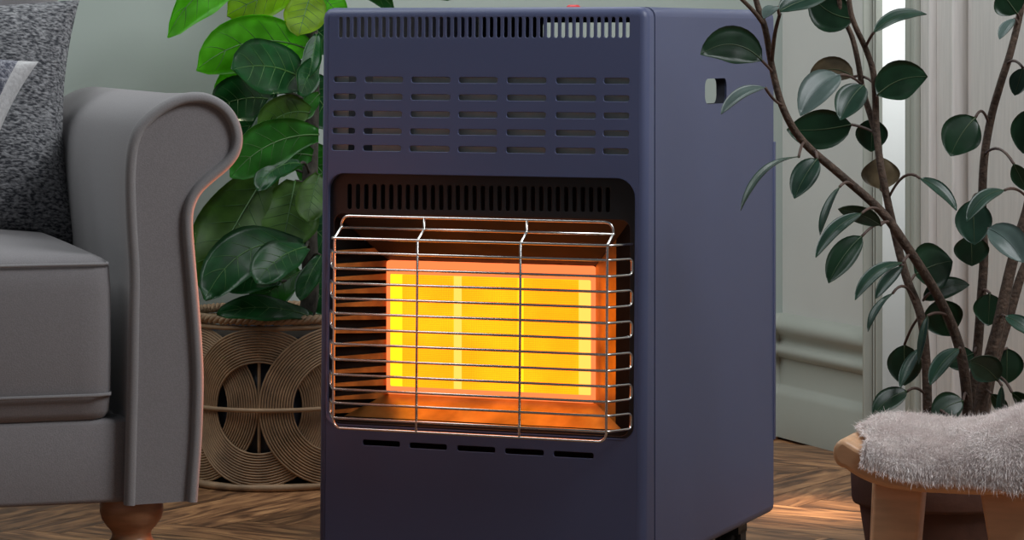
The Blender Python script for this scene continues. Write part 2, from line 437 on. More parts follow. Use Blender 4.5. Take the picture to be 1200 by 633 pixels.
# added light box and spot behind the sheet, giving the casing its bright fade
well = room_root(box('light_box_back', 0.75, 0.8, T(1300), T(1000), -0.005, H, M['wall_grey'])); struct(well)
sp = Vector(room(0.40, (T(1036)+T(1071))/2, 1.25)); st = Vector(room(0.0, (T(1036)+T(1071))/2, 0.84))
spot('casing_backlight', sp, st, 74, 62.0, (0.97, 1.0, 1.0), 1.0, 0.06)

dr = room_root(empty('door_1', (0, 0, 0))); struct(dr)
strip('door_frame', 1086, 1098, 0.012, 0.14, M['door'], dr)
strip('door_frame', 1098, 1101, 0.018, 0.14, M['door'], dr)
strip('door_stop', 1101, 1122, 0.006, 0.14, M['door'], dr)
strip('door_bead', 1122, 1126, 0.014, 0.14, M['door'], dr, bev=0.004)
strip('door_reveal', 1126, 1141, -0.012, 0.14, M['door'], dr)
strip('door_leaf', 1141, 1420, 0.004, 0.14, M['door'], dr)
struct(room_root(box('wall_right_near', 0.0, 0.14, -6.0, T(1420), -0.005, H, M['wall_grey'])))

# ------------------------------------------------------------------ heater
HA = math.radians(-21.8)
HS = Vector((-math.sin(HA), math.cos(HA), 0))       # to the heater's back
HR = Vector((math.cos(HA), math.sin(HA), 0))        # to the heater's right
HP = Vector(((768 - 600) / F * 3.66, 3.66, 0))      # floor point under the right front seam
ZB, ZT = 0.050, 0.732
def yp(z): return -(0.028 + 0.012 * (ZT - z) / 0.667)   # front face leans forward towards the bottom
CAM = Vector((0, 0, EYE))
def ray(u, v): return Vector(((u - 600.0) / F, 1.0, -(v - HZ) / F))
def loc(p):
    q = p - HP
    return Vector((q.dot(HR), q.dot(HS), p.z))
def FP(u, v, dy=0.0):
    d = ray(u, v); z = 0.4
    for _ in range(8):
        y = yp(z) + dy
        t = (y - (CAM - HP).dot(HS)) / d.dot(HS)
        p = CAM + d * t; z = p.z
    return loc(p)
def PLY(u, v, y):
    d = ray(u, v); t = (y - (CAM - HP).dot(HS)) / d.dot(HS); return loc(CAM + d * t)
def PLX(u, v, x=0.0):
    d = ray(u, v); t = (x - (CAM - HP).dot(HR)) / d.dot(HR); return loc(CAM + d * t)

XL = (FP(378, 100).x + FP(370, 600).x) / 2          # left edge (x = 0 is the right edge)
DEP = PLX(906.5, 300).y
htr = empty('gas_cabinet_heater', HP, HA)
tag(htr, 'navy blue portable gas heater with glowing orange burner behind wire guard', 'heater')

# front panel: plate with its slots + rounded return edge
R = 0.010
slots = []
for i in range(41):
    u = 399.2 + i * (735.3 - 399.2) / 40
    a = FP(u, 20.0); b = FP(u, 44.2); w = 0.0026
    slots.append(rrect(a.x - w, a.x + w, b.z, a.z, w*0.95, 4))
rows = [(93.0, 94.9), (113.2, 115.4), (133.2, 135.6), (153.2, 156.4), (172.8, 177.4)]
cols = [(391.0, 417.5), (427.5, 472), (482, 527.5), (537.5, 583), (594, 640), (651.5, 698.5), (707.5, 737.5)]
for (va, vb) in rows:
    for (ua, ub) in cols:
        um = (ua+ub)/2; v = va + (vb-va)*(um-404)/(722-404)
        a = FP(ua - (v-93)*0.028*(1 if ua < 500 else 0.4), v); b = FP(ub - (v-93)*0.028*(1 if ub < 500 else 0.4), v); h = 0.0035
        slots.append(rrect(a.x, b.x, a.z - h, a.z + h, h*0.8, 4))
for (ua, ub, v) in ((425, 468.5, 518.5), (479.5, 523.5, 522), (535.5, 580, 525.3), (591.5, 637, 528.6), (648.5, 695.5, 532)):
    a = FP(ua, v); b = FP(ub, v); h = 0.0034
    slots.append(rrect(a.x, b.x, a.z - h, a.z + h, h*0.7, 4))
rx0, rx1 = FP(381.5, 350).x, FP(744, 350).x
rz1, rz0 = FP(562, 205.5).z, FP(562, 507).z
recess = rrect(rx0, rx1, rz0, rz1, [0.017, 0.024, 0.024, 0.017], 8)
V, Fc = plate_mesh(rrect(XL + R, -R, ZB + R, ZT - R, 0.003, 3), slots + [recess], 0.003, 0.0007, 2)
g = Geo()
def onfront(x, z, dz=0.0): return (x, yp(z) - dz, z)
g.add([onfront(p.x, p.y, p.z - 0.0015) for p in V], Fc)
rim_v = []; rim_f = []
base = rrect(XL + R, -R, ZB + R, ZT - R, 0.003, 3); nb = len(base)
big = rrect(XL, 0, ZB, ZT, R + 0.003, 3)
prof = [(math.sin(math.radians(a)), 1 - math.cos(math.radians(a))) for a in (0, 15, 30, 45, 60, 75, 90)]
for (s, d) in prof:
    for (p, q) in zip(base, big):
        x = p[0] + (q[0]-p[0])*s; z = p[1] + (q[1]-p[1])*s
        rim_v.append((x, yp(z) + d*R, z))
for q in big: rim_v.append((q[0], -0.0045, q[1]))
for q in big: rim_v.append((q[0]*1.0 - math.copysign(0.004, q[0] - XL/2), -0.0045, q[1] - math.copysign(0.004, q[1]-0.4)))
nl = len(prof) + 2
for i in range(nl - 1):
    for k in range(nb):
        k2 = (k+1) % nb
        rim_f.append((i*nb+k, i*nb+k2, (i+1)*nb+k2, (i+1)*nb+k))
g.add(rim_v, rim_f)
g.obj('front_panel', M['body'], htr, smooth=True)
fpo = htr.children[-1]
for p in fpo.data.polygons: p.use_smooth = True
mod = fpo.modifiers.new('wn', 'WEIGHTED_NORMAL'); mod.keep_sharp = False
fpo.modifiers.remove(mod)
fpo.data.set_sharp_from_angle(angle=math.radians(40))

gk = rrect(XL + 0.002, -0.002, ZB + 0.002, ZT - 0.002, R + 0.001, 3); ng = len(gk)
mesh_obj('seam_dark_strip', [(x, -0.0046, z) for x, z in gk] + [(x, 0.004, z) for x, z in gk], [(i, (i+1) % ng, ng+(i+1) % ng, ng+i) for i in range(ng)], M['rubber'], htr)  # dark strip added inside the seam so the gap looks shaded
# recess return around the fire opening
rv = [onfront(x, z, 0.0005) for x, z in recess] + [onfront(x, z, -0.012) for x, z in recess]
n = len(recess)
mesh_obj('recess_rim', rv, [(i, (i+1) % n, n+(i+1) % n, n+i) for i in range(n)], M['body'], htr)

# black fascia with its row of slots and the mouth of the firebox
mx0, mx1 = FP(391, 350, 0.012).x, FP(738, 350, 0.012).x
mz1, mz0 = FP(562, 254, 0.012).z, FP(562, 503, 0.012).z
mouth = rrect(mx0, mx1, mz0, mz1, 0.012, 5)
fs = []
for i in range(32):
    u = 410.0 + i * (712.5 - 410.0) / 31
    v0 = 215.5 + (u-410)/302*4.0
    a = FP(u, v0, 0.012); b = FP(u, v0 + 29.5, 0.012); w = 0.0027
    fs.append(rrect(a.x - w, a.x + w, b.z, a.z, w*0.95, 3))
V, Fc = plate_mesh(rrect(rx0 - 0.002, rx1 + 0.002, rz0 - 0.002, rz1 + 0.002, 0.02, 8), fs + [mouth], 0.002, 0.0005, 1)
o = mesh_obj('fascia', [onfront(p.x, p.y, p.z - 0.0125) for p in V], Fc, M['black'], htr, smooth=False)

# burner: frame, glowing bars, plaques
YB = 0.030
def BQ(u, v, dy=0.0): return PLY(u, v, YB + dy)
def bpatch(name, ua, ub, va, vb, y0, y1, mat, parent, bev=0.0015):
    um = (ua+ub)/2; vm = (va+vb)/2
    xa, xb = PLY(ua, vm, YB).x, PLY(ub, vm, YB).x
    za, zb = PLY(576, vb, YB).z, PLY(576, va, YB).z
    return box(name, xa, xb, YB + y0, YB + y1, za, zb, mat, parent, bevel=bev)
BX0, BX1 = BQ(454, 390).x, BQ(697.5, 390).x
BZ1, BZ0 = BQ(576, 308.5).z, BQ(576, 467).z
bur = mesh_obj('burner_frame', *plate_mesh(rrect(BX0, BX1, BZ0, BZ1, 0.004, 4), [rrect(BX0 + 0.0035, BX1 - 0.0045, BZ0 + 0.0095, BZ1 - 0.017, 0.002, 3)], 0.008, 0.001, 1), M['hotframe'], htr, smooth=False)
for v in bur.data.vertices: v.co = Vector((v.co.x, YB - v.co.z, v.co.y))
bur.data.flip_normals()
gx = [(471.5, 531.5), (541.0, 606.5), (613.5, 678.0)]
box('burner_backing', BX0, BX1, YB + 0.006, YB + 0.012, BZ0, BZ1, M['black'], htr)
def gbar(name, ua, ub, mat):
    box(name, BQ(ua, 390).x, BQ(ub, 390).x, YB + 0.001, YB + 0.006, BZ0 + 0.009, BZ1 - 0.0165, mat, htr)
gbar('glowing_bar', 456, 471.5, M['hotbar']); gbar('glowing_bar', 531.5, 541, M['hotbar_pale']); gbar('glowing_bar', 606.5, 613.5, M['hotbar']); gbar('glowing_bar', 678, 695, M['hotbar_pale'])
for a, b in gx:
    box('burner_plaque', BQ(a, 390).x, BQ(b, 390).x, YB - 0.001, YB + 0.006, BZ0 + 0.0095, BZ1 - 0.0175, M['plaque'], htr, bevel=0.001)

# reflector walls of the firebox, from the mouth back to the burner
def fr(x, z): return Vector((x, yp(z) + 0.012, z))
def bk(x, z): return Vector((x, YB + 0.002, z))
def sidep(t, k, off=0.0):
    a = fr(mx0, mz0 + (mz1-mz0)*t); b = bk(BX0, BZ0 + (BZ1-BZ0)*t)
    d = (b - a).normalized(); nrm = Vector((-d.y, d.x, 0)).normalized()
    return a.lerp(b, k) - nrm*off
mesh_obj('reflector_side', [sidep(0, 0, -0.007), sidep(0, 1, -0.007), sidep(1, 1, -0.007), sidep(1, 0, -0.007)], [(0, 1, 2, 3)], M['flat_black'], htr, smooth=False)
NR = 13  # bars drawing the streaks that the burner reflects on the ribs
d_ = (bk(BX0, 0.3) - fr(mx0, 0.3)); n_ = Vector((-d_.y, d_.x, 0)).normalized()*0.005     # into the reflector wall
for q in range(NR):
    zc_ = mz0 + 0.012 + (BZ1 + 0.012 - mz0 - 0.012)*q/(NR-1)
    a = fr(mx0, zc_).lerp(bk(BX0, zc_), 0.03); b = bk(BX0 - 0.001, zc_)
    h0_, h1_ = 0.0018, 0.0040
    v = [a - Vector((0, 0, h0_)), b - Vector((0, 0, h1_)), b + Vector((0, 0, h1_)), a + Vector((0, 0, h0_))]
    v += [p + n_ for p in v]
    mesh_obj('reflection_streak', v, [(0,1,2,3),(7,6,5,4),(0,4,5,1),(1,5,6,2),(2,6,7,3),(3,7,4,0)], M['slat'], htr, smooth=False)
def quadgrid(name, a, b, c, d, mat, nx=8, ny=4, amp=0.0, parent=None):
    v = []; f = []
    for j in range(ny+1):
        for i in range(nx+1):
            p = a.lerp(b, i/nx).lerp(d.lerp(c, i/nx), j/ny)
            v.append(p + Vector((0, 0, amp*math.sin(i*2.4)*math.sin(j*1.3))))
    for j in range(ny):
        for i in range(nx): f.append((j*(nx+1)+i, j*(nx+1)+i+1, (j+1)*(nx+1)+i+1, (j+1)*(nx+1)+i))
    return mesh_obj(name, v, f, mat, parent, smooth=True)
def md(x0, z0_, x1, z1_, k): return bk(x1, z1_).lerp(fr(x0, z0_), k)
quadgrid('reflector_side', md(mx1, mz0, BX1, BZ0, 0.60), md(mx1, mz1, BX1, BZ1, 0.60), bk(BX1, BZ1), bk(BX1, BZ0), M['refl'], parent=htr)
quadgrid('reflector_shroud', fr(mx1, mz0), fr(mx1, mz1), md(mx1, mz1, BX1, BZ1, 0.60), md(mx1, mz0, BX1, BZ0, 0.60), M['flat_black'], parent=htr)
quadgrid('reflector_top', fr(mx0, mz1), fr(mx1, mz1), bk(BX1, BZ1), bk(BX0, BZ1), M['refl_dark'], 12, 4, 0.002, htr)
quadgrid('reflector_bottom', md(mx0, mz0, BX0, BZ0, 0.80), md(mx1, mz0, BX1, BZ0, 0.80), bk(BX1, BZ0), bk(BX0, BZ0), M['refl'], 12, 4, 0.0, htr)
quadgrid('reflector_shroud', fr(mx0, mz0), fr(mx1, mz0), md(mx1, mz0, BX1, BZ0, 0.80), md(mx0, mz0, BX0, BZ0, 0.80), M['flat_black'], 8, 2, 0.0, htr)

# wire guard: closed frame, uprights, one straight wire and six closed loops
GD = -0.040
wr = 0.00165
grd = empty('wire_guard', (0, 0, 0)); grd.parent = htr
def gx_(u, v): return FP(u, v, GD)
L_, R_ = gx_(391.2, 400).x, gx_(711, 400).x
def rowz(v_at_551): return FP(551, v_at_551, GD).z
zbot = rowz(510.0); zk = rowz(283.5); ztop = FP(560, 256.8, -0.020).z; zr2 = FP(556, 270.5, -0.020).z
def GP(x, z):      # the guard's face: upright plane, folded back at the top
    if z <= zk: return Vector((x, yp(z) + GD, z))
    t = min(1.0, (z - zk) / (zr2 - zk))
    return Vector((x, yp(z) + GD + 0.020*t, z))
c = 0.010
path = []
for k in range(7):
    a = math.radians(180 + 90*k/6); path.append(GP(L_ + c + c*math.cos(a), zbot + c + c*math.sin(a)))
for k in range(7):
    a = math.radians(270 + 90*k/6); path.append(GP(R_ - c + c*math.cos(a), zbot + c + c*math.sin(a)))
path.append(GP(R_, zk - 0.004)); path.append(GP(R_, zk)); path.append(GP(R_, zr2 - 0.001)); path.append(GP(R_, zr2 + 0.001))
for k in range(7):
    a = math.radians(90*k/6); path.append(GP(R_ - c + c*math.cos(a), ztop - c + c*math.sin(a)))
for k in range(7):
    a = math.radians(90 + 90*k/6); path.append(GP(L_ + c + c*math.cos(a), ztop - c + c*math.sin(a)))
path += [GP(L_, zr2 + 0.001), GP(L_, zr2 - 0.001), GP(L_, zk), GP(L_, zk - 0.004)]
tube('guard_frame_wire', path, wr, M['chrome'], grd, 8, True)
for u in (488.5, 609.3):
    x = gx_(u, 400).x
    tube('guard_upright_wire', [GP(x, ztop), GP(x, zr2 + 0.001), GP(x, zr2 - 0.001), GP(x, zk), GP(x, (zk+zbot)/2), GP(x, zbot)], wr, M['chrome'], grd, 8)
tube('guard_cross_wire', [GP(L_ - 0.002, zr2), GP(R_ + 0.002, zr2)], wr, M['chrome'], grd, 8)
E = 0.018
tube('guard_cross_wire', [GP(L_ - E, zk) + Vector((0, 0.038, 0)), GP(L_ - 0.003, zk + 0.0), GP(L_, zk), GP(R_, zk), GP(R_ + 0.003, zk), GP(R_ + E, zk) + Vector((0, 0.038, 0))], wr, M['chrome'], grd, 8)
pairs = [(300.5, 319.3), (337.0, 355.0), (373.0, 391.5), (409.4, 428.0), (446.0, 463.6), (480.0, 498.0)]
for (va, vb) in pairs:
    za, zb = rowz(va), rowz(vb); rr = 0.0055
    pth = [GP(L_, za), GP(R_, za), GP(R_ + 0.004, za) + Vector((0, 0.006, 0))]
    e1 = Vector((R_ + E, yp((za+zb)/2) - 0.002, 0)); e0 = Vector((L_ - E - 0.004, yp((za+zb)/2) - 0.002, 0))
    b1 = GP(R_ + 0.004, za) + Vector((0, 0.006, 0)); dirn = (Vector((e1.x, e1.y, za)) - b1).normalized()
    for k in range(6):
        a = math.radians(90 - 90*k/5); q = Vector((e1.x, e1.y, za - rr)) + dirn*(rr*math.cos(a) - rr) + Vector((0, 0, rr*math.sin(a))); pth.append(q)
    for k in range(6):
        a = math.radians(-90*k/5); q = Vector((e1.x, e1.y, zb + rr)) + dirn*(rr*math.cos(a) - rr) + Vector((0, 0, rr*math.sin(a))); pth.append(q)
    pth += [GP(R_ + 0.004, zb) + Vector((0, 0.006, 0)), GP(R_, zb), GP(L_, zb)]
    b0 = GP(L_ - 0.004, zb) + Vector((0, 0.006, 0)); pth.append(b0)
    d0 = (Vector((e0.x, e0.y, zb)) - b0).normalized()
    for k in range(6):
        a = math.radians(-90 + 90*k/5); pth.append(Vector((e0.x, e0.y, zb + rr)) + d0*(rr*math.cos(a) - rr) + Vector((0, 0, rr*math.sin(a))))
    for k in range(6):
        a = math.radians(90*k/5); pth.append(Vector((e0.x, e0.y, za - rr)) + d0*(rr*math.cos(a) - rr) + Vector((0, 0, rr*math.sin(a))))
    pth.append(GP(L_ - 0.004, za) + Vector((0, 0.006, 0)))
    tube('guard_loop_wire', pth, wr, M['chrome'], grd, 8, True)

# added spot before the guard, strengthening the burner's glow on the sofa
gp = HP + HR*(-0.27) + HS*(-0.095) + Vector((0, 0, 0.42))
spot('added_burner_glow', gp, (-0.42, 3.52, 0.40), 105, 7.5, (1.0, 0.27, 0.10), 1.0, 0.05)

# cabinet shell (top, left, bottom) and the right side panel with its handle cut-out
RC = 0.012; TH = 0.0025
def shell_path(off):
    out = []
    r = RC - off
    x0, x1, a0, a1 = XL + off, -off, ZB + off, ZT - off
    for k in range(6):   # right bottom corner
        a = math.radians(-90*k/5); out.append((x1 - r + r*math.cos(a), a0 + r + r*math.sin(a)))
    for k in range(6):
        a = math.radians(-90 - 90*k/5); out.append((x0 + r + r*math.cos(a), a0 + r + r*math.sin(a)))
    for k in range(6):
        a = math.radians(180 - 90*k/5); out.append((x0 + r + r*math.cos(a), a1 - r + r*math.sin(a)))
    for k in range(6):
        a = math.radians(90 - 90*k/5); out.append((x1 - r + r*math.cos(a), a1 - r + r*math.sin(a)))
    return out
po, pi_ = shell_path(0), shell_path(TH); n = len(po)
v = [(x, 0, z) for x, z in po] + [(x, DEP, z) for x, z in po] + [(x, 0, z) for x, z in pi_] + [(x, DEP, z) for x, z in pi_]
f = []
for i in range(n - 1):
    f += [(i, i+1, n+i+1, n+i), (2*n+i+1, 2*n+i, 3*n+i, 3*n+i+1), (i+1, i, 2*n+i, 2*n+i+1), (n+i, n+i+1, 3*n+i+1, 3*n+i)]
sh = mesh_obj('cabinet_shell', v, f, M['body'], htr); sh.data.set_sharp_from_angle(angle=math.radians(40))
h0, h1 = PLX(826.2, 100).y, PLX(851.5, 100).y
hz1, hz0 = PLX(838, 92.0).z, PLX(838, 121.5).z
hole = rrect(h0, h1, hz0, hz1, 0.011, 5)
V, Fc = plate_mesh(rrect(0, DEP, ZB + RC, ZT - RC, 0.0005, 2), [hole], TH, 0.0, 1)
sp_ = mesh_obj('side_panel', [(p.z - TH/2, p.x, p.y) for p in V], Fc, M['body'], htr, smooth=False)
n = len(hole)
mesh_obj('handle_cutout', [(0.0, y, z) for y, z in hole] + [(-0.014, y, z) for y, z in hole], [(i, (i+1) % n, n+(i+1) % n, n+i) for i in range(n)], M['inner'], htr)
# rear lip and back panel with its opening for the gas bottle
lipz = PLX(907, 166).z
box('rear_lip', -0.006, 0.0015, DEP - 0.002, DEP + 0.007, ZB + 0.10, lipz, M['body'], htr, bevel=0.001)
ox0 = PLY(638, 36, DEP).x
oz1 = PLY(680, 26.5, DEP).z
V, Fc = plate_mesh([(XL + 0.004, ZB + 0.004), (-0.004, ZB + 0.004), (-0.004, ZT - 0.004), (XL + 0.004, ZT - 0.004)], [rrect(ox0, -0.012, 0.575, oz1, 0.004, 3)], 0.002, 0, 1)
mesh_obj('back_panel', [(p.x, DEP - 0.006 + p.z, p.y) for p in V], Fc, M['inner'], htr, smooth=False)
# sheet behind the louvres, baffle above the firebox
for ua, ub in ((386, 408), (437, 747)):
    a = FP(ua, 90, 0.009); b = FP(ub, 180, 0.009)
    za, zb = FP(560, 183, 0.009).z, FP(560, 86, 0.009).z
    vv, ff = box_geo(a.x, b.x, 0, 0.001, za, zb)
    mesh_obj('louvre_backing', [(x, y + yp(z) + 0.009, z) for x, y, z in vv], ff, M['galv'], htr, smooth=False)
box('firebox_shroud', XL + 0.02, -0.02, 0.06, 0.064, 0.15, 0.55, M['inner'], htr)
box('firebox_shroud', XL + 0.02, -0.02, -0.01, 0.064, 0.545, 0.549, M['inner'], htr)
for side in (XL + 0.012, -0.014):
    box('firebox_shroud', side, side + 0.002, -0.01, 0.064, 0.15, 0.549, M['inner'], htr)
# control knob on top, casters
kp = PLY(672, 5, 0.36)
kv, kf = lathe_geo([(0.0, 0.0), (0.010, 0.0), (0.010, 0.006), (0.008, 0.008), (0.006, 0.009), (0.0, 0.009)], 16, (kp.x, 0.36, ZT - 0.002))
mesh_obj('ignition_button', kv, kf, M['red'], htr)
for (cx, cy) in ((-0.045, 0.045), (XL + 0.045, 0.045), (-0.045, DEP - 0.05), (XL + 0.045, DEP - 0.05)):
    cs = empty('caster', (cx, cy, 0)); cs.parent = htr
    v, f = lathe_geo([(0.0, -0.010), (0.016, -0.010), (0.020, -0.006), (0.020, 0.006), (0.016, 0.010), (0.0, 0.010)], 20)
    mesh_obj('wheel', [(c_, a_, b_ + 0.020) for a_, b_, c_ in v], f, M['rubber'], cs)
    v, f = box_geo(-0.018, 0.018, -0.022, 0.016, 0.030, 0.050)
    v2, f2 = box_geo(-0.018, -0.012, -0.012, 0.012, 0.012, 0.034); v3, f3 = box_geo(0.012, 0.018, -0.012, 0.012, 0.012, 0.034)
    Geo().add(v, f).add(v2, f2).add(v3, f3).obj('fork', M['rubber'], cs, smooth=False)

# ------------------------------------------------------------------ sofa
SA = math.radians(17.5)
SX = Vector((math.cos(SA), math.sin(SA), 0)); SY = Vector((-math.sin(SA), math.cos(SA), 0))
SZ0 = 3.50
SP = Vector(((232 - 600) / F * SZ0, SZ0, 0))      # floor point below the right end of the arm's front
sofa = empty('sofa', SP, SA)
tag(sofa, 'grey linen sofa with rolled arm and turned wooden foot', 'sofa')
def SL(u, v, y=0.0):
    d = ray(u, v); t = (y - (CAM - SP).dot(SY)) / d.dot(SY); p = CAM + d*t; q = p - SP
    return Vector((q.dot(SX), y, p.z))
arm_px = [(147, 590), (149, 520), (151, 440), (152, 370), (152.5, 320), (150, 275), (148, 235), (148, 200), (151, 172), (158, 151), (171, 135), (188, 122), (206, 113), (222, 109), (240, 109), (255, 114), (268, 123), (278, 136), (284, 152), (285, 168), (280, 184), (268, 199), (250, 214), (236, 228), (228, 246), (227, 268), (229, 295), (232, 330), (236, 380), (239, 430), (239, 470), (237, 520), (234, 560), (232, 589)]
arm = [SL(u, v) for u, v in arm_px]
zb_ = min(p.z for p in arm); arm[0].z = zb_; arm[-1].z = zb_
prof = [(p.x, p.z) for p in smooth_path(arm, 3)]
n = len(prof)
def inset(pr, d):
    out = []
    m = len(pr)
    for i in range(m):
        a = Vector(pr[(i-1) % m]); b = Vector(pr[(i+1) % m])
        if i == 0: a = Vector(pr[0]) - (Vector(pr[1]) - Vector(pr[0]))
        if i == m-1: b = Vector(pr[-1]) + (Vector(pr[-1]) - Vector(pr[-2]))
        t = (b - a).normalized(); nn = Vector((t.y, -t.x))     # pointing inside for this clockwise outline
        out.append((pr[i][0] + nn.x*d, pr[i][1] + nn.y*d))
    return out
AD = 0.70
rings = [(0.0, 0.012), (-0.000, 0.028), (0.004, 0.06), (0.0, 0.2), (0.0, 0.45), (0.0, AD)]
v = []
for (d, y) in rings:
    for (x, z) in inset(prof, 0.0015 if y < 0.1 else 0.004): v.append((x, y, z))
f = []
for i in range(len(rings)-1):
    for k in range(n-1): f.append((i*n+k, i*n+k+1, (i+1)*n+k+1, (i+1)*n+k))
f.append(tuple((len(rings)-1)*n + k for k in range(n)))
mesh_obj('arm', v, f, M['sofa'], sofa)
# band around the arm front, and the flat facing inside it
bands = [(0.0015, 0.020), (-0.0005, 0.010), (0.000, 0.003), (0.003, -0.001), (0.0075, -0.002), (0.0110, 0.000), (0.0128, 0.009)]
v = []
for (d, y) in bands:
    for (x, z) in inset(prof, d): v.append((x, y, z))
f = []
for i in range(len(bands)-1):
    for k in range(n-1): f.append((i*n+k+1, i*n+k, (i+1)*n+k, (i+1)*n+k+1))
mesh_obj('arm_band', v, f, M['pipe'], sofa)
ip = inset(prof, 0.0122)
ft = [(x, 0.0065, z) for x, z in ip] + [(x, 0.02, z) for x, z in ip]
ff = [tuple(range(n-1, -1, -1))] + [(i, (i+1) % n, n+(i+1) % n, n+i) for i in range(n)]
mesh_obj('arm_facing', ft, ff, M['sofa'], sofa, smooth=False)
# front rail, seat deck, back
xl = SL(149, 560).x
za_, zb2 = SL(100, 594).z, SL(100, 499).z
box('front_rail', -1.9, xl + 0.012, 0.018, 0.07, zb_ + 0.001, zb2 + 0.004, M['sofa'], sofa, bevel=0.006)
box('seat_deck', -1.9, xl + 0.02, 0.07, AD, zb_ + 0.01, zb2, M['sofa'], sofa, bevel=0.004)
box('backrest', -1.9, arm[5].x + 0.01, 0.52, 0.72, zb_ + 0.01, 0.80, M['sofa'], sofa, bevel=0.05, bseg=4)
# seat cushion: soft box with a crowned top and piping
def cushion(name, x0, x1, y0, y1, z0_, z1_, r, crown, mat, parent, nx=24, ny=12, nz=7):
    def sgnpow(a, e): return math.copysign(abs(a)**e, a)
    v = []; f = []; idx = {}
    cx, cy, cz = (x0+x1)/2, (y0+y1)/2, (z0_+z1_)/2
    hx, hy, hz = (x1-x0)/2, (y1-y0)/2, (z1_-z0_)/2
    def put(i, j, k):
        key = (i, j, k)
        if key in idx: return idx[key]
        def ax(i, n, h):
            t = i/n*2-1
            # crowd samples near the ends
            return math.copysign(1-(1-abs(t))**1.6, t) * h
        p = Vector((ax(i, nx, hx), ax(j, ny, hy), ax(k, nz, hz)))
        q = Vector((max(-hx+r, min(hx-r, p.x)), max(-hy+r, min(hy-r, p.y)), max(-hz+r, min(hz-r, p.z))))
        d = p - q
        if d.length > 1e-9: p = q + d.normalized() * r
        cr = crown * (1-(p.x/hx)**2) * (1-(p.y/hy)**2) * (1 if p.z > 0 else -0.2) * abs(p.z/hz)
        bul = 0.010 * (1-(p.z/hz)**2)
        if abs(p.y) > hy - r*1.1: p.y += math.copysign(bul*0.6, p.y)
        p.z += cr
        idx[key] = len(v); v.append((p.x+cx, p.y+cy, p.z+cz)); return idx[key]
    for a in range(nx):
        for b in range(ny):
            f.append((put(a,b,0), put(a,b+1,0), put(a+1,b+1,0), put(a+1,b,0)))
            f.append((put(a,b,nz), put(a+1,b,nz), put(a+1,b+1,nz), put(a,b+1,nz)))
    for a in range(nx):
        for b in range(nz):
            f.append((put(a,0,b), put(a+1,0,b), put(a+1,0,b+1), put(a,0,b+1)))
            f.append((put(a,ny,b), put(a,ny,b+1), put(a+1,ny,b+1), put(a+1,ny,b)))
    for a in range(ny):
        for b in range(nz):
            f.append((put(0,a,b), put(0,a,b+1), put(0,a+1,b+1), put(0,a+1,b)))
            f.append((put(nx,a,b), put(nx,a+1,b), put(nx,a+1,b+1), put(nx,a,b+1)))
    return mesh_obj(name, v, f, mat, parent)
cxr = SL(131, 400, 0.02).x
cz0, cz1 = SL(70, 498, 0.02).z, SL(70, 300, 0.02).z
cu = cushion('seat_cushion', cxr - 0.72, cxr, 0.012, 0.62, cz0, cz1, 0.022, 0.022, M['sofa'], sofa)
wz = SL(70, 464.5, 0.008).z
tube('piping', [(cxr - 0.70, 0.006, wz)] + [(cxr - 0.66 + 0.64*i/8, 0.0035, wz) for i in range(9)] + [(cxr - 0.004, 0.012, wz), (cxr - 0.0005, 0.03, wz), (cxr, 0.10, wz)], 0.0022, M['pipe'], cu, 6)
wz2 = SL(70, 311, 0.008).z
tube('piping', [(cxr - 0.70, 0.010, wz2)] + [(cxr - 0.66 + 0.64*i/8, 0.0095, wz2) for i in range(9)] + [(cxr - 0.006, 0.014, wz2), (cxr - 0.0035, 0.03, wz2), (cxr - 0.002, 0.10, wz2)], 0.0018, M['pipe'], cu, 6)
# turned feet
lx = SL(155, 600, 0.05).x
fz = zb_
lp = [(0.0, 0.0), (0.017, 0.0), (0.019, 0.006), (0.020, fz-0.066), (0.0235, fz-0.058), (0.0265, fz-0.053), (0.0265, fz-0.049), (0.0235, fz-0.045), (0.0225, fz-0.041), (0.0235, fz-0.037), (0.029, fz-0.031), (0.0345, fz-0.023), (0.037, fz-0.014), (0.0368, fz-0.006), (0.035, fz), (0.035, fz + 0.002), (0.0, fz + 0.002)]
for (fx, fy) in ((lx, 0.055), (lx - 0.30, AD - 0.06), (lx - 1.6, 0.055)):
    v, f = lathe_geo(lp, 32, (fx, fy, 0)); mesh_obj('foot', v, f, M['legwood'], sofa)

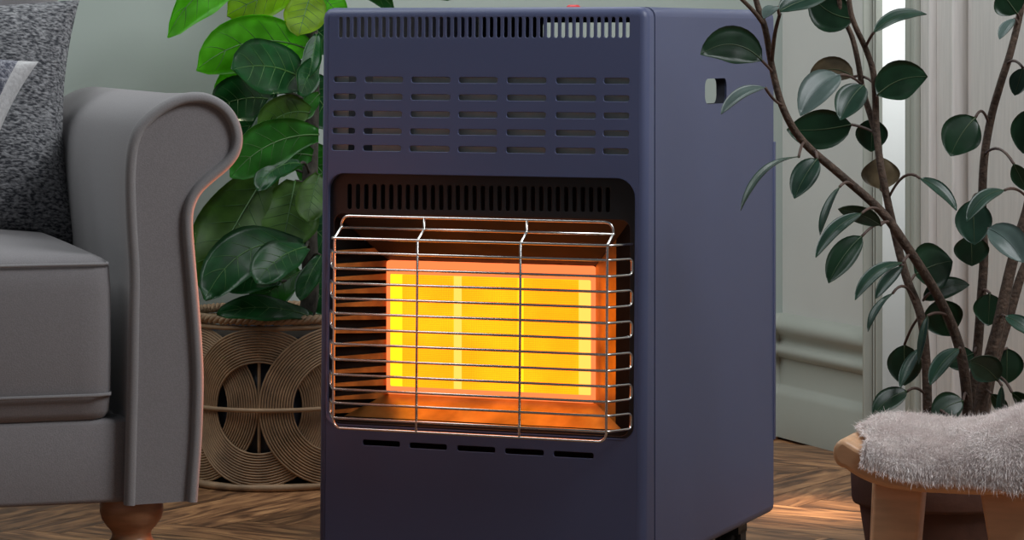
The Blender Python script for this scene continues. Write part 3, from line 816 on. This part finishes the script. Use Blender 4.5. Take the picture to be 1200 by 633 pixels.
# scatter pillows
def pillow(name, ctr, w, h, th, yaw, lean, roll, mat, pinch=0.12, puff=0.5, n=26, mats=None, patch=None, wr=0.0):
    rot = Matrix.Rotation(yaw, 4, 'Z') @ Matrix.Rotation(lean, 4, 'X') @ Matrix.Rotation(roll, 4, 'Y')
    v = []; f = []; mi = []
    for side in (-1, 1):
        for j in range(n+1):
            for i in range(n+1):
                s = i/n*2-1; t = j/n*2-1
                ex = (1 - pinch*(1-t*t)*abs(s)**1.5); ez = (1 - pinch*(1-s*s)*abs(t)**1.5)
                d = max(0.0, (1-s*s)*(1-t*t))**puff
                wrk = wr*math.sin(9*s + 4*t)*math.sin(3*t - 5*s)*d
                v.append(Vector((s*w/2*ex, side*(th/2*d + 0.002) + wrk, t*h/2*ez)))
    m = (n+1)**2
    for side in (0, 1):
        for j in range(n):
            for i in range(n):
                q = (side*m + j*(n+1)+i, side*m + j*(n+1)+i+1, side*m + (j+1)*(n+1)+i+1, side*m + (j+1)*(n+1)+i)
                f.append(q if side == 0 else q[::-1])
                s = (i+.5)/n*2-1; t = (j+.5)/n*2-1
                mi.append(1 if (patch and patch(s, t)) else 0)
    def edge(a, b): f.append((a, b, b+m, a+m)); mi.append(0)
    for i in range(n):
        edge(i+1, i); edge(n*(n+1)+i, n*(n+1)+i+1); edge(i*(n+1), (i+1)*(n+1)); edge((i+1)*(n+1)+n, i*(n+1)+n)
    o = mesh_obj(name, v, f, mat, None, mats=mats, midx=mi if patch else None)
    o.location = ctr; o.rotation_euler = rot.to_euler()
    return o
c1 = P(-106, 138, 3.87)
p1 = pillow('throw_pillow', c1, 0.432, 0.328, 0.12, SA - 0.03, math.radians(-14), math.radians(2), M['pillow'], 0.10, 0.45, wr=0.006)
tag(p1, 'large charcoal tweed pillow leaning against the rolled sofa arm', 'pillow')
c2 = P(-140, 152, 3.72)
p2 = pillow('throw_pillow', c2, 0.33, 0.27, 0.075, SA, math.radians(-12), math.radians(16), None, 0.16, 0.5, n=40, mats=[M['pale'], M['pillow2']], patch=lambda s, t: abs(s) < 0.84 and abs(t) < 1.1)
tag(p2, 'small blue-grey pillow with a pale border in front of charcoal pillow', 'pillow')

# ------------------------------------------------------------------ rattan basket with the fiddle-leaf fig
BC = Vector(((321 - 600) / F * 4.775, 4.775, 0)); BR = 0.135; BH = 0.264
bsk = empty('rattan_basket', BC)
tag(bsk, 'woven rattan basket with overlapping cane rings between sofa and heater', 'basket')
def on_cyl(a, z, r): return Vector((r*math.sin(a), -r*math.cos(a), z))
NB = 7; da = 2*math.pi/NB; zc = 0.128; Ro = 0.119; Ri = 0.070
a0 = math.atan2((311-321)/F*4.64, BR)
for k in range(NB):
    g = Geo(); nst = 13
    for j in range(nst):
        rr_ = Ri + (Ro - Ri) * j/(nst-1)
        pth = []
        for i in range(56):
            th = 2*math.pi*i/56
            da_ = rr_*math.cos(th)
            lift = -0.0028*math.copysign(min(1.0, abs(da_)/0.02), da_)       # each ring passes over one neighbour, under the other
            pth.append(on_cyl(a0 + k*da + da_/BR, zc + rr_*math.sin(th)*1.01, BR + lift))
        g.add(*tube_geo(pth, 0.0019, 5, True))
    g.obj('cane_ring', M['rattan'], bsk)
for k in range(NB):
    tube('cane_stake', [on_cyl(a0 + k*da, z, BR - 0.005) for z in (0.006, 0.09, 0.18, 0.258)], 0.0028, M['rattan'], bsk, 6)
def hoop(name, z, r, tr, mat=M['rattan']): return tube(name, [on_cyl(2*math.pi*i/64, z, r) for i in range(64)], tr, mat, bsk, 8, True)
hoop('cane_hoop', zc - 0.003, BR + 0.006, 0.0036)
hoop('cane_hoop', 0.006, BR + 0.001, 0.006)
hoop('cane_hoop', 0.250, BR - 0.001, 0.004)
# twisted rim
g = Geo()
for s in range(3):
    pth = []
    for i in range(300):
        a = 2*math.pi*i/300; ph = 28*a + s*2*math.pi/3
        pth.append(on_cyl(a, BH - 0.002 + 0.0038*math.sin(ph), BR + 0.0038*math.cos(ph)))
    g.add(*tube_geo(pth, 0.0042, 5, True))
g.obj('braided_rim', M['rattan'], bsk)
v, f = lathe_geo([(0.0, 0.004), (0.118, 0.004), (0.122, 0.01), (0.124, 0.235), (0.120, 0.235), (0.117, 0.225), (0.0, 0.225)], 40)
mesh_obj('inner_pot', v, f, M['navy_pot'], bsk)

def leaf_mesh(pl, base, tip, width, roll, arch, cup, fold, prof, mats, name='leaf', n=10, m=6, wave=0.0, thick=0.0007, rib=None, veins=False, petiole=None, ribmat=None, petmat=None, pr=0.0016, twist=0.0, rs=1.0, sag=0.5):
    O = pl.location
    ax = tip - base; L = ax.length; a = ax / L
    cdir = (CAM - base).normalized()
    n0 = cdir - a * cdir.dot(a)
    n0 = n0.normalized() if n0.length > 1e-4 else a.orthogonal().normalized()
    up = Vector((0, 0, 1)) - a * a.z
    up = up.normalized() if up.length > 0.05 else n0
    ph = random.uniform(0, 6)
    def frame(t):
        q = Matrix.Rotation(roll + twist*(t-0.5), 3, a)
        nn = q @ n0
        c = base + ax*t + up*(arch*L*4*t*(1-t)) + nn*(cup*L*4*t*(1-t))
        tg = (ax + up*(arch*L*4*(1-2*t)) + nn*(cup*L*4*(1-2*t))).normalized()
        nn = (nn - tg*nn.dot(tg)).normalized()
        return c, tg, nn, tg.cross(nn)
    V = []; Vb = []
    for i in range(n+1):
        t = i/n; c, tg, nn, sd = frame(t)
        w = width*prof(t)/2
        for j in range(m+1):
            s = j/m*2-1
            p = c + sd*(s*w*math.cos(fold*0.9)) + nn*(abs(s)*w*math.sin(fold)) + nn*(wave*width*math.sin(t*11+ph+ (2 if s > 0 else 0))*abs(s)**2) - nn*(0.10*w*s*s)
            V.append(p - O + nn*thick/2); Vb.append(p - O - nn*thick/2)
    k = len(V); F_ = []; mi = []
    for i in range(n):
        for j in range(m):
            q = (i*(m+1)+j, i*(m+1)+j+1, (i+1)*(m+1)+j+1, (i+1)*(m+1)+j)
            F_.append(q[::-1]); mi.append(0)
            F_.append(tuple(x+k for x in q)); mi.append(1)
    for i in range(n):
        for j in (0, m):
            q = (i*(m+1)+j, (i+1)*(m+1)+j, (i+1)*(m+1)+j+k, i*(m+1)+j+k)
            F_.append(q if j == 0 else q[::-1]); mi.append(1)
    for i in (0, n):
        for j in range(m):
            q = (i*(m+1)+j, i*(m+1)+j+1, i*(m+1)+j+1+k, i*(m+1)+j+k)
            F_.append(q if i == n else q[::-1]); mi.append(1)
    lf = mesh_obj(name, V + Vb, F_, None, pl, True, mats=mats, midx=mi)
    rm = ribmat
    rp = []
    for i in range(n+1):
        c, tg, nn, sd = frame(min(0.98, i/n)); rp.append(c - O + nn*(thick*0.5 + 0.0002))
    tube('midrib', rp, lambda t: rs*width*(0.016*(1-t) + 0.004), rm, lf, 5)
    if veins:
        g = Geo()
        for t0 in (0.18, 0.32, 0.46, 0.60, 0.74):
            for sg in (-1, 1):
                pth = []
                for q in range(6):
                    t = min(0.985, t0 + 0.16*q/5); s = sg*0.88*q/5
                    c, tg, nn, sd = frame(t); w = width*prof(t)/2
                    p = c + sd*(s*w*math.cos(fold*0.9)) + nn*(abs(s)*w*math.sin(fold)) + nn*(wave*width*math.sin(t*11+ph+(2 if s > 0 else 0))*abs(s)**2) - nn*(0.10*w*s*s)
                    pth.append(p - O + nn*(thick*0.5 + 0.0001))
                g.add(*tube_geo(pth, lambda t: width*0.008*(1.1-t), 4))
        g.obj('veins', rm, lf)
    if petiole is not None:
        c, tg, nn, sd = frame(0.0)
        p0 = petiole; L2 = (base - p0).length
        mid = (p0 + base)/2 + Vector((0, 0, 1))*(sag*0.35*L2)
        pth = []
        for i in range(9):
            t = i/8; pth.append((p0*(1-t)**2 + mid*2*t*(1-t) + base*t*t) - O)
        tube('petiole', pth, pr, petmat, lf, 6)
    return lf

def prof_fig(t): return max(0.05, math.sin(math.pi*min(1, t**1.25*0.97+0.03))**0.54)
def prof_rub(t): return max(0.03, (math.sin(math.pi*(t**0.9)))**0.72)

fig = empty('fiddle_leaf_fig', BC + Vector((0, 0, 0.227)))
tag(fig, 'fiddle-leaf fig with broad green leaves growing from the rattan basket', 'potted plant')
v, f = lathe_geo([(0.0, 0.010), (0.06, 0.008), (0.105, 0.003), (0.112, 0.0)], 28)
mesh_obj('soil', v, f, M['soil'], fig)
FO = fig.location
tr = smooth_path([FO + Vector((0.035, 0, 0.0)), P(363, 350, 4.76), P(362, 260, 4.74), P(364, 180, 4.74), P(366, 100, 4.73), P(365, 45, 4.72), P(366, 0, 4.72), P(372, -60, 4.72)], 6)
tube('trunk', [p - FO for p in tr], lambda t: 0.0145 - 0.006*t, M['bark_dark'], fig, 10)
D, Mi, Li, Ol = 'fig_dark', 'fig_mid', 'fig_lit', 'fig_olive'
# base(u,v,Z) tip(u,v,Z) width px, roll deg, arch, fold deg, material
figs = [
 ((308,-22,4.68),(196,44,4.58),50,-30,0.18,24,'fig_lit'),
 ((366,60,4.70),(230,82,4.58),58,-12,0.14,6,'fig_lit'),
 ((367,-14,4.72),(350,42,4.66),44,8,0.02,4,'fig_sunlit'),
 ((358,-16,4.72),(266,18,4.66),46,-10,0.05,4,'fig_sunlit'),
 ((362,98,4.66),(272,82,4.56),62,24,0.10,8,'fig_dark'),
 ((312,88,4.72),(250,112,4.66),34,-20,0.10,6,'fig_lit'),
 ((322,118,4.70),(250,128,4.62),52,18,0.08,8,'fig_dark'),
 ((322,110,4.64),(284,186,4.58),26,42,-0.05,16,'fig_dark'),
 ((362,132,4.66),(304,158,4.60),46,-25,0.14,8,'fig_olive'),
 ((373,158,4.64),(270,208,4.56),52,-18,0.12,8,'fig_mid'),
 ((366,182,4.69),(300,196,4.66),44,-10,0.10,6,'fig_mid'),
 ((352,192,4.63),(302,224,4.57),30,35,0.16,14,'fig_dark'),
 ((318,196,4.73),(236,340,4.64),78,-10,0.02,6,'fig_olive'),
 ((346,212,4.73),(330,294,4.68),66,10,0.0,5,'fig_olive'),
 ((358,290,4.68),(240,352,4.58),54,20,0.20,8,'fig_dark'),
 ((359,290,4.64),(300,332,4.57),46,28,0.10,10,'fig_dark'),
 ((352,318,4.72),(296,362,4.68),40,0,0.05,6,'fig_mid'),
 ((366,372,4.66),(254,368,4.60),34,40,0.08,6,'fig_dark'),
 ((371,40,4.66),(362,92,4.62),24,30,0.0,14,'fig_dark'),
 ((372,70,4.65),(352,112,4.60),30,-30,0.05,12,'fig_dark'),
 ((374,110,4.68),(352,140,4.66),22,-30,0.05,8,'fig_mid'),
 ((374,205,4.68),(360,260,4.64),36,-15,0.05,8,'fig_olive'),
 ((376,300,4.67),(352,352,4.62),26,30,0.05,8,'fig_dark'),
 ((378,-30,4.70),(462,10,4.60),34,35,0.10,10,'fig_dark'),
 ((395,-22,4.72),(536,-4,4.62),40,35,0.08,10,'fig_dark'),
 ((374,-8,4.71),(400,24,4.70),30,0,0.05,6,'fig_lit'),
 ((372,-58,4.72),(322,-128,4.68),54,10,0.05,8,'fig_mid'),
 ((373,-60,4.72),(432,-122,4.74),54,-10,0.05,8,'fig_mid'),
 ((372,-62,4.72),(372,-150,4.66),48,5,0.05,8,'fig_lit'),
 ((370,-40,4.72),(300,-78,4.80),56,10,0.10,8,'fig_mid'),
 ((374,-44,4.72),(446,-70,4.82),56,-10,0.10,8,'fig_dark'),
 ((350,86,4.80),(396,150,4.80),50,0,0.02,6,'fig_dark'),
 ((350,170,4.80),(394,225,4.80),50,10,0.02,6,'fig_mid'),
 ((350,250,4.80),(396,300,4.80),44,0,0.02,6,'fig_dark'),
 ((350,320,4.80),(390,366,4.80),40,0,0.02,6,'fig_dark'),
 ((352,20,4.80),(396,60,4.80),40,0,0.02,6,'fig_dark'),
 ((340,150,4.74),(276,150,4.72),40,10,0.05,6,'fig_dark'),
 ((330,330,4.70),(262,340,4.66),34,10,0.15,6,'fig_dark'),
]
def near_on(path, z):
    return min(path, key=lambda p: abs(p.z - z))
for (b, t, w, roll, arch, fold, mt) in figs:
    bb, tt = P(*b), P(*t)
    pet = near_on(tr, bb.z - 0.015)
    leaf_mesh(fig, bb, tt, 1.12*w/F*b[2], math.radians(roll), arch, 0.0, math.radians(fold), prof_fig, [M[mt], M['fig_under'] if mt != 'fig_lit' else M['fig_lit']], n=14, m=8, wave=0.05, veins=True, petiole=pet, ribmat=M['fig_vein'], petmat=M['bark_dark'], pr=0.0022)

# ------------------------------------------------------------------ rubber plant in a brown pot
PC = Vector(((1100 - 600)/F*3.52, 3.52, 0))
pot = empty('plant_pot', PC)
tag(pot, 'brown terracotta pot standing behind the stool', 'pot')
v, f = lathe_geo([(0.0, 0.0), (0.064, 0.0), (0.068, 0.004), (0.092, 0.155), (0.092, 0.158)], 40); mesh_obj('pot_body', v, f, M['clay'], pot)
v, f = lathe_geo([(0.092, 0.156), (0.099, 0.157), (0.1005, 0.161), (0.102, 0.200), (0.100, 0.205), (0.094, 0.205), (0.092, 0.198), (0.090, 0.17)], 40); mesh_obj('pot_rim', v, f, M['clay'], pot)
rub = empty('rubber_plant', PC + Vector((0, 0, 0.184)))
tag(rub, 'rubber plant with dark glossy leaves on thin brown stems behind stool', 'potted plant')
v, f = lathe_geo([(0.0, 0.008), (0.05, 0.006), (0.088, 0.0)], 28); mesh_obj('soil', v, f, M['soil'], rub)
RO = rub.location
def stem(pts, r0, r1):
    pth = smooth_path([P(*p) for p in pts], 6)
    tube('stem', [p - RO for p in pth], lambda t: r0 + (r1-r0)*t, M['bark'], rub, 8)
    return pth
zst = 556
s1 = stem([(1128,zst,3.53),(1134,490,3.53),(1129,430,3.52),(1117,385,3.52),(1095,340,3.50),(1062,288,3.47),(1032,247,3.46),(985,205,3.45),(942,167,3.44),(919,130,3.43),(906,85,3.43),(897,35,3.42),(886,0,3.42),(882,-30,3.42)], 0.0068, 0.0030)
s1b = stem([(896,30,3.42),(884,14,3.41),(868,-2,3.40),(850,-20,3.40)], 0.0028, 0.0020)
s1c = stem([(904,75,3.43),(908,40,3.40),(914,16,3.38)], 0.0026, 0.0020)
s2 = stem([(1086,zst,3.50),(1087,490,3.50),(1085,420,3.50),(1079,370,3.50),(1062,325,3.51),(1049,275,3.52),(1040,235,3.52),(1032,194,3.52),(1027,150,3.53),(1026,115,3.53),(1023,83,3.53),(1014,56,3.53),(1002,30,3.52),(996,8,3.52),(993,-30,3.52)], 0.0058, 0.0028)
s2b = stem([(1027,158,3.53),(1020,135,3.54),(1011,105,3.55),(1005,70,3.55),(998,42,3.55),(987,18,3.55),(982,-10,3.55)], 0.0040, 0.0026)
s3 = stem([(1136,zst,3.56),(1140,462,3.56),(1146,405,3.57),(1150,350,3.57),(1153,300,3.57),(1151,250,3.57),(1153,190,3.57),(1161,140,3.57),(1172,100,3.56),(1184,62,3.56),(1194,22,3.56),(1202,-20,3.56)], 0.0062, 0.0040)
s4 = stem([(1138,zst,3.48),(1149,478,3.48),(1161,418,3.48),(1171,378,3.48),(1181,330,3.48),(1192,285,3.48),(1206,235,3.48),(1212,180,3.48),(1214,80,3.48)], 0.0088, 0.0045)
s5 = stem([(1146,zst,3.52),(1158,455,3.52),(1174,397,3.52),(1184,366,3.52),(1195,328,3.52),(1212,280,3.52),(1225,200,3.52)], 0.0070, 0.0045)
stems = {'1': s1, '1b': s1b, '1c': s1c, '2': s2, '2b': s2b, '3': s3, '4': s4, '5': s5}
def at_stem(k, v):
    best = None
    for p in stems[k]:
        vv = HZ + (EYE - p.z)/p.y*F
        if best is None or abs(vv - v) < best[0]: best = (abs(vv - v), p)
    return best[1]
G, Mm, Bn = 'rub_grey', 'rub_mid', 'rub_brown'; Dk = 'rub_dark'
# base(u,v) tip(u,v) Z dZtip width roll arch fold mat stem stem_v sag
rl = [
 ((893,71),(821,64),3.40,-0.02,42,12,0.20,8,Dk,'1',86,0.0),
 ((897,103),(845,134),3.38,-0.03,20,48,0.10,26,G,'1',122,-0.3),
 ((913,14),(972,-6),3.38,0.03,34,-40,0.05,20,Mm,'1c',18,0),
 ((911,8),(895,22),3.37,-0.03,16,40,0.10,10,G,'1c',18,0),
 ((1000,22),(951,-6),3.54,0.02,44,10,-0.12,8,Dk,'2b',30,0),
 ((1024,38),(1086,17),3.50,0.02,20,-46,0.12,18,Mm,'2',54,0.2),
 ((1028,112),(1087,90),3.52,-0.01,44,-10,0.12,10,Dk,'2',125,0),
 ((1000,90),(948,96),3.57,0.01,30,20,0.22,8,Bn,'2',96,0.5),
 ((984,88),(938,136),3.49,-0.04,38,20,0.10,24,G,'2b',98,0.3),
 ((1012,100),(985,141),3.50,-0.03,34,18,0.08,16,Mm,'2b',108,0.2),
 ((998,146),(922,152),3.56,0.02,44,10,-0.04,8,Dk,'2',158,0.2),
 ((1022,139),(1021,178),3.55,0,35,5,0,6,Dk,'2b',150,0),
 ((958,186),(931,233),3.40,-0.02,30,20,0.05,18,Mm,'1',178,0.5),
 ((936,184),(868,247),3.40,-0.05,16,62,0.16,14,Mm,'1',170,0.4),
 ((1032,222),(1032,184),3.55,0.0,42,8,0,6,Bn,'2',225,0),
 ((1078,209),(1121,247),3.49,-0.02,17,-40,0.10,18,Mm,'2',232,1.6),
 ((984,219),(961,276),3.41,-0.02,14,52,0.08,16,Mm,'1',222,0.6),
 ((1032,264),(982,245),3.44,-0.02,22,-30,0.06,10,Dk,'1',258,0.4),
 ((1010,250),(956,302),3.40,-0.04,20,40,0.10,16,Mm,'1',248,0.4),
 ((1010,277),(971,332),3.43,-0.02,32,24,0.06,16,Dk,'1',262,0.6),
 ((1058,308),(1002,352),3.46,-0.03,19,42,0.14,14,Mm,'1',300,0.3),
 ((1058,312),(1026,350),3.49,-0.02,18,40,0.04,18,Mm,'2',312,0.3),
 ((1046,344),(1017,389),3.47,-0.02,13,52,0.12,14,Mm,'2',352,1.6),
 ((1072,322),(1116,306),3.56,0.02,52,0,0.05,6,Dk,'2',335,0),
 ((1082,352),(1136,334),3.58,0.02,24,-15,0.10,8,Dk,'1',345,0.5),
 ((1098,352),(1113,394),3.57,0.01,44,0,0.0,6,Dk,'1',362,0.5),
 ((1143,138),(1114,183),3.54,-0.01,44,8,0.06,6,Dk,'3',150,1.8),
 ((1140,234),(1142,287),3.53,-0.01,40,0,0,8,Mm,'3',250,1.6),
 ((1177,223),(1133,260),3.44,-0.03,20,36,0.14,14,Mm,'4',238,0.7),
 ((1138,276),(1139,312),3.56,0.0,38,0,0,6,Dk,'3',288,0.5),
 ((1158,268),(1199,308),3.44,-0.03,38,-22,0.10,22,G,'4',296,0.2),
 ((1160,344),(1158,382),3.54,0,34,0,0,6,Dk,'3',340,0.5),
 ((1178,371),(1212,396),3.44,-0.02,20,-36,0.08,14,Mm,'4',372,0.2),
 ((1180,408),(1180,450),3.55,0.0,36,0,0,6,Dk,'5',412,0),
 ((1060,404),(1060,452),3.52,0,38,10,0,6,Dk,'2',372,0.6),
 ((1079,408),(1055,455),3.47,-0.02,18,44,0.05,18,Mm,'2',388,0.4),
 ((1087,370),(1077,427),3.46,-0.02,13,50,0.04,14,Mm,'1',372,0.3),
 ((1124,409),(1090,452),3.46,-0.02,22,34,0.10,16,Mm,'1',412,0.3),
 ((1141,414),(1110,428),3.56,0.0,28,10,0,8,Dk,'3',404,0.5),
 ((1169,446),(1135,424),3.43,-0.02,34,-16,0.10,14,Mm,'4',440,0.2),
 ((1063,459),(1023,488),3.48,-0.02,26,24,0.10,12,Dk,'2',462,1.2),
 ((1129,470),(1093,490),3.48,-0.01,32,14,0.08,10,Dk,'1',474,1.0),
 ((1192,16),(1172,-12),3.54,0,36,0,0,8,Dk,'3',24,0.2),
 ((1189,22),(1171,46),3.52,-0.02,15,38,0.05,18,G,'3',28,0.2),
 ((1199,80),(1189,112),3.52,0,22,20,0,10,Mm,'3',72,0.8),
 ((1206,128),(1199,180),3.50,0,34,10,0,8,Dk,'4',140,0.8),
 ((1188,192),(1204,224),3.46,0.0,20,20,0,12,Dk,'3',182,0.6),
 ((1174,452),(1172,500),3.44,-0.01,12,40,0,14,Mm,'4',440,0.4),
 ((1162,462),(1180,488),3.46,0.0,16,20,0.05,12,Dk,'4',455,0.3),
 ((1186,460),(1212,486),3.44,-0.01,18,35,0.05,12,Dk,'5',440,0.6),
 ((882,-34),(858,-84),3.42,0.02,36,10,0.05,10,Dk,'1',-28,0),
 ((883,-34),(910,-80),3.42,-0.03,34,-10,0.05,10,Mm,'1',-28,0),
 ((849,-22),(800,-40),3.40,0.0,36,10,0.12,10,Dk,'1b',-18,0),
 ((850,-24),(848,-76),3.40,0.02,30,0,0.05,10,Mm,'1b',-18,0),
 ((993,-34),(1030,-80),3.52,0.0,38,-10,0.05,10,Dk,'2',-28,0),
 ((992,-34),(972,-88),3.52,-0.03,34,10,0.05,10,Mm,'2',-28,0),
 ((1202,-24),(1240,-70),3.56,0.0,38,-10,0.05,10,Dk,'3',-18,0),
 ((1202,-24),(1186,-80),3.56,-0.02,34,10,0.05,10,Mm,'3',-18,0),
 ((1214,78),(1244,30),3.48,0.0,38,-10,0.05,10,Dk,'4',82,0),
 ((1214,78),(1226,22),3.48,0.04,34,10,0.05,10,Mm,'4',82,0),
 ((1225,198),(1262,150),3.52,0.0,38,-10,0.05,10,Dk,'5',202,0),
 ((1226,198),(1270,196),3.52,-0.03,36,-20,0.10,10,Mm,'5',202,0),
 ((1122,500),(1140,520),3.44,-0.01,16,20,0.05,12,Dk,'2',480,0.6),
]
for (b, t, Z, dz, w, roll, arch, fold, mt, sk, sv, sag) in rl:
    bb = P(b[0], b[1], Z); tt = P(t[0], t[1], Z + dz)
    leaf_mesh(rub, bb, tt, 1.1*w/F*Z, math.radians(roll), arch, 0.0, math.radians(fold), prof_rub, [M[mt], M['rub_under']], n=12, m=6, wave=0.015, petiole=at_stem(sk, sv), ribmat=M['rub_rib'] if mt != G else M['rub_grey'], petmat=M['petiole'], pr=0.0017, sag=sag, twist=random.uniform(-0.25, 0.25))

# ------------------------------------------------------------------ stool with a sheepskin
TA = math.radians(-20); SD = 0.22; TS = 0.030
TX = Vector((math.cos(TA), math.sin(TA), 0)); TY = Vector((-math.sin(TA), math.cos(TA), 0))
TP = P(975, 530, 3.12); TP.z = 0                # floor point below the left end of the seat's front
stool = empty('wooden_stool', TP, TA)
tag(stool, 'low beech wood stool with upturned seat ends under the sheepskin', 'stool')
def ST(u, v, y=0.0):
    d = ray(u, v); t = (y - (CAM - TP).dot(TY)) / d.dot(TY); p = CAM + d*t; q = p - TP
    return Vector((q.dot(TX), y, p.z))
shw = ST(1110, 560).x; scx = shw
zlow = ST(1085, 578).z
rise = ST(980, 549).z - zlow
def seat_z(s):     # s -1..1 across; underside height, curled up at the ends
    return zlow + rise*abs(s)**3.6
nseg = 40
er = TS*0.42
outl = [((1 - 2*0)*(-1 + 2*i/nseg)*(shw - er) + shw, seat_z(-1 + 2*i/nseg)) for i in range(nseg+1)]
topl = [(x, z + TS) for x, z in outl[::-1]]
endr = []
for k in range(1, 8):
    a = -math.pi/2 + math.pi*k/8; endr.append((2*shw - er + er*math.cos(a), seat_z(1) + TS/2 + TS/2*math.sin(a)))
endl = [(2*shw - x, z) for x, z in endr[::-1]]
out = outl + endr + topl + endl; n = len(out)
v = [(x, 0, z) for x, z in out] + [(x, SD, z) for x, z in out]
f = [(i, (i+1) % n, n+(i+1) % n, n+i) for i in range(n)] + [tuple(range(n-1, -1, -1)), tuple(range(n, 2*n))]
mesh_obj('seat', v, f, M['beech'], stool, True, bevel=0.006, bseg=3).data.set_sharp_from_angle(angle=math.radians(50))
def stool_leg(xt, xb, y, dyb, w=0.050, wb=0.044, d=0.032):
    zt = zlow + 0.004
    v = []
    for (x, z, ww, yy) in ((xb, 0.0, wb, y + dyb), (xt, zt, w, y)):
        for (a, b) in ((-1, -1), (1, -1), (1, 1), (-1, 1)): v.append((x + a*ww/2, yy + b*d/2, z))
    mesh_obj('leg', v, [(3,2,1,0),(4,5,6,7),(0,1,5,4),(1,2,6,5),(2,3,7,6),(3,0,4,7)], M['beech'], stool, True, bevel=0.004)
lxl = ST(1051, 580, 0.02).x; lxr = 2*shw - lxl - 0.004
stool_leg(lxl, lxl - 0.016, 0.040, -0.012)
stool_leg(lxr, lxr + 0.040, 0.040, -0.012)
stool_leg(lxl - 0.030, lxl - 0.046, SD - 0.060, 0.012)
stool_leg(lxr, lxr + 0.040, SD - 0.040, 0.012)

# sheepskin: soft hide draped over the seat, with wool strands
fl_ = empty('sheepskin_throw', TP, TA)
tag(fl_, 'fluffy pinkish white sheepskin draped over the low wooden stool', 'sheepskin')
YM = 0.07      # depth at which the top outline was measured
def curve_px(px, y):
    pts = [ST(u, v, y) for u, v in px]
    def fn(x):
        if x <= pts[0].x: return pts[0].z
        for a, b in zip(pts[:-1], pts[1:]):
            if a.x <= x <= b.x:
                t = (x-a.x)/(b.x-a.x); t = t*t*(3-2*t); return a.z + (b.z-a.z)*t
        return pts[-1].z
    return fn
fl_top = curve_px([(1014, 534), (1017, 514), (1026, 504), (1046, 499), (1075, 503), (1105, 505), (1140, 501), (1170, 491), (1200, 482), (1240, 476), (1290, 470)], YM)
fl_bot = curve_px([(1006, 541), (1020, 550), (1060, 561), (1100, 567), (1140, 569), (1200, 578), (1290, 590)], -0.01)
nx, ny = 50, 26
hv = []; hf = []
x_a, x_b = ST(1009, 540, -0.01).x, 2*shw - 0.012
for i in range(nx+1):
    xw = x_a + (x_b-x_a)*i/nx; zt = fl_top(xw); zb0 = fl_bot(xw)
    for j in range(ny+1):
        a = math.pi*j/ny                       # front hang -> over the top -> back hang
        cy = -math.cos(a); sy = math.sin(a)
        y = SD/2 + math.copysign(abs(cy)**0.75, cy)*(SD/2 + 0.012)
        z = zb0 + (zt - zb0)*abs(sy)**0.75
        z += 0.0025*math.sin(xw*60 + y*40)*math.sin(y*55 + xw*20)*sy
        k2 = max(0.0, min(1.0, (y - 0.02)/0.06)); k2 = k2*k2*(3-2*k2)
        hv.append(Vector((xw - x_a*0.72*k2*(1 - i/nx)**3, y + 0.003*math.sin(xw*55)*(1-sy), z)))
for i in range(nx):
    for j in range(ny): hf.append((i*(ny+1)+j, (i+1)*(ny+1)+j, (i+1)*(ny+1)+j+1, i*(ny+1)+j+1))
hf.append(tuple(range(ny, -1, -1)))
hide = mesh_obj('hide', hv, hf, M['fleece'], fl_)
rnd = random.Random(3)
sv_, sf_ = [], []
def hgrid(i, j): return hv[max(0, min(nx, i))*(ny+1) + max(0, min(ny, j))]
NF = 80000
cells = [(i, j) for i in range(nx) for j in range(ny)]
def carea(i, j): return ((hgrid(i+1,j)-hgrid(i,j)).cross(hgrid(i,j+1)-hgrid(i,j))).length * (1.0 if j < ny*0.62 else 0.3) * (1.8 if i == 0 else 1.0)
picks = rnd.choices(cells, [carea(i, j) for i, j in cells], k=NF)
for q in range(NF):
    i, j = picks[q]; fa, fb = rnd.random(), rnd.random(); a = i + fa
    p = hgrid(i,j).lerp(hgrid(i+1,j), fa).lerp(hgrid(i,j+1).lerp(hgrid(i+1,j+1), fa), fb)
    nn = (hgrid(i+1,j)-hgrid(i,j)).cross(hgrid(i,j+1)-hgrid(i,j))
    nn = nn.normalized() if nn.length > 1e-9 else Vector((0, 0, 1))
    if a < 0.7: nn = (nn + Vector((-0.7, 0, 0.1))).normalized()
    ln = rnd.uniform(0.004, 0.009) if rnd.random() < 0.94 else rnd.uniform(0.009, 0.016)
    lie = Vector((0.3, -0.45, -0.75)).lerp(Vector((0.3, -0.7, -0.1)), max(0.0, min(1.0, (nn.z - 0.1)/0.9)))
    clump = Vector((math.sin(p.x*110 + p.y*60), math.cos(p.y*90 + p.z*70), math.sin(p.z*100 + p.x*50)))*0.10
    d = (nn*0.5 + lie*0.7 + clump + Vector((rnd.gauss(0, .15), rnd.gauss(0, .15), rnd.gauss(0, .15)))).normalized()
    sdv = d.cross(Vector((rnd.gauss(0, 1), rnd.gauss(0, 1), rnd.gauss(0, 1))))
    if sdv.length < 1e-6: continue
    sdv.normalize(); w = 0.00024
    o_ = len(sv_)
    c0 = p - nn*0.0005; c1_ = p + d*ln*0.55; c2_ = c1_ + (d + Vector((rnd.gauss(0, .3), rnd.gauss(0, .3), -0.3 + rnd.gauss(0, .3)))).normalized()*ln*0.5
    sv_ += [c0 - sdv*w, c0 + sdv*w, c1_ - sdv*w*0.8, c1_ + sdv*w*0.8, c2_]
    sf_ += [(o_, o_+1, o_+3, o_+2), (o_+2, o_+3, o_+4)]
wool = mesh_obj('wool', sv_, sf_, M['fur'], fl_)
wool['kind'] = 'stuff'
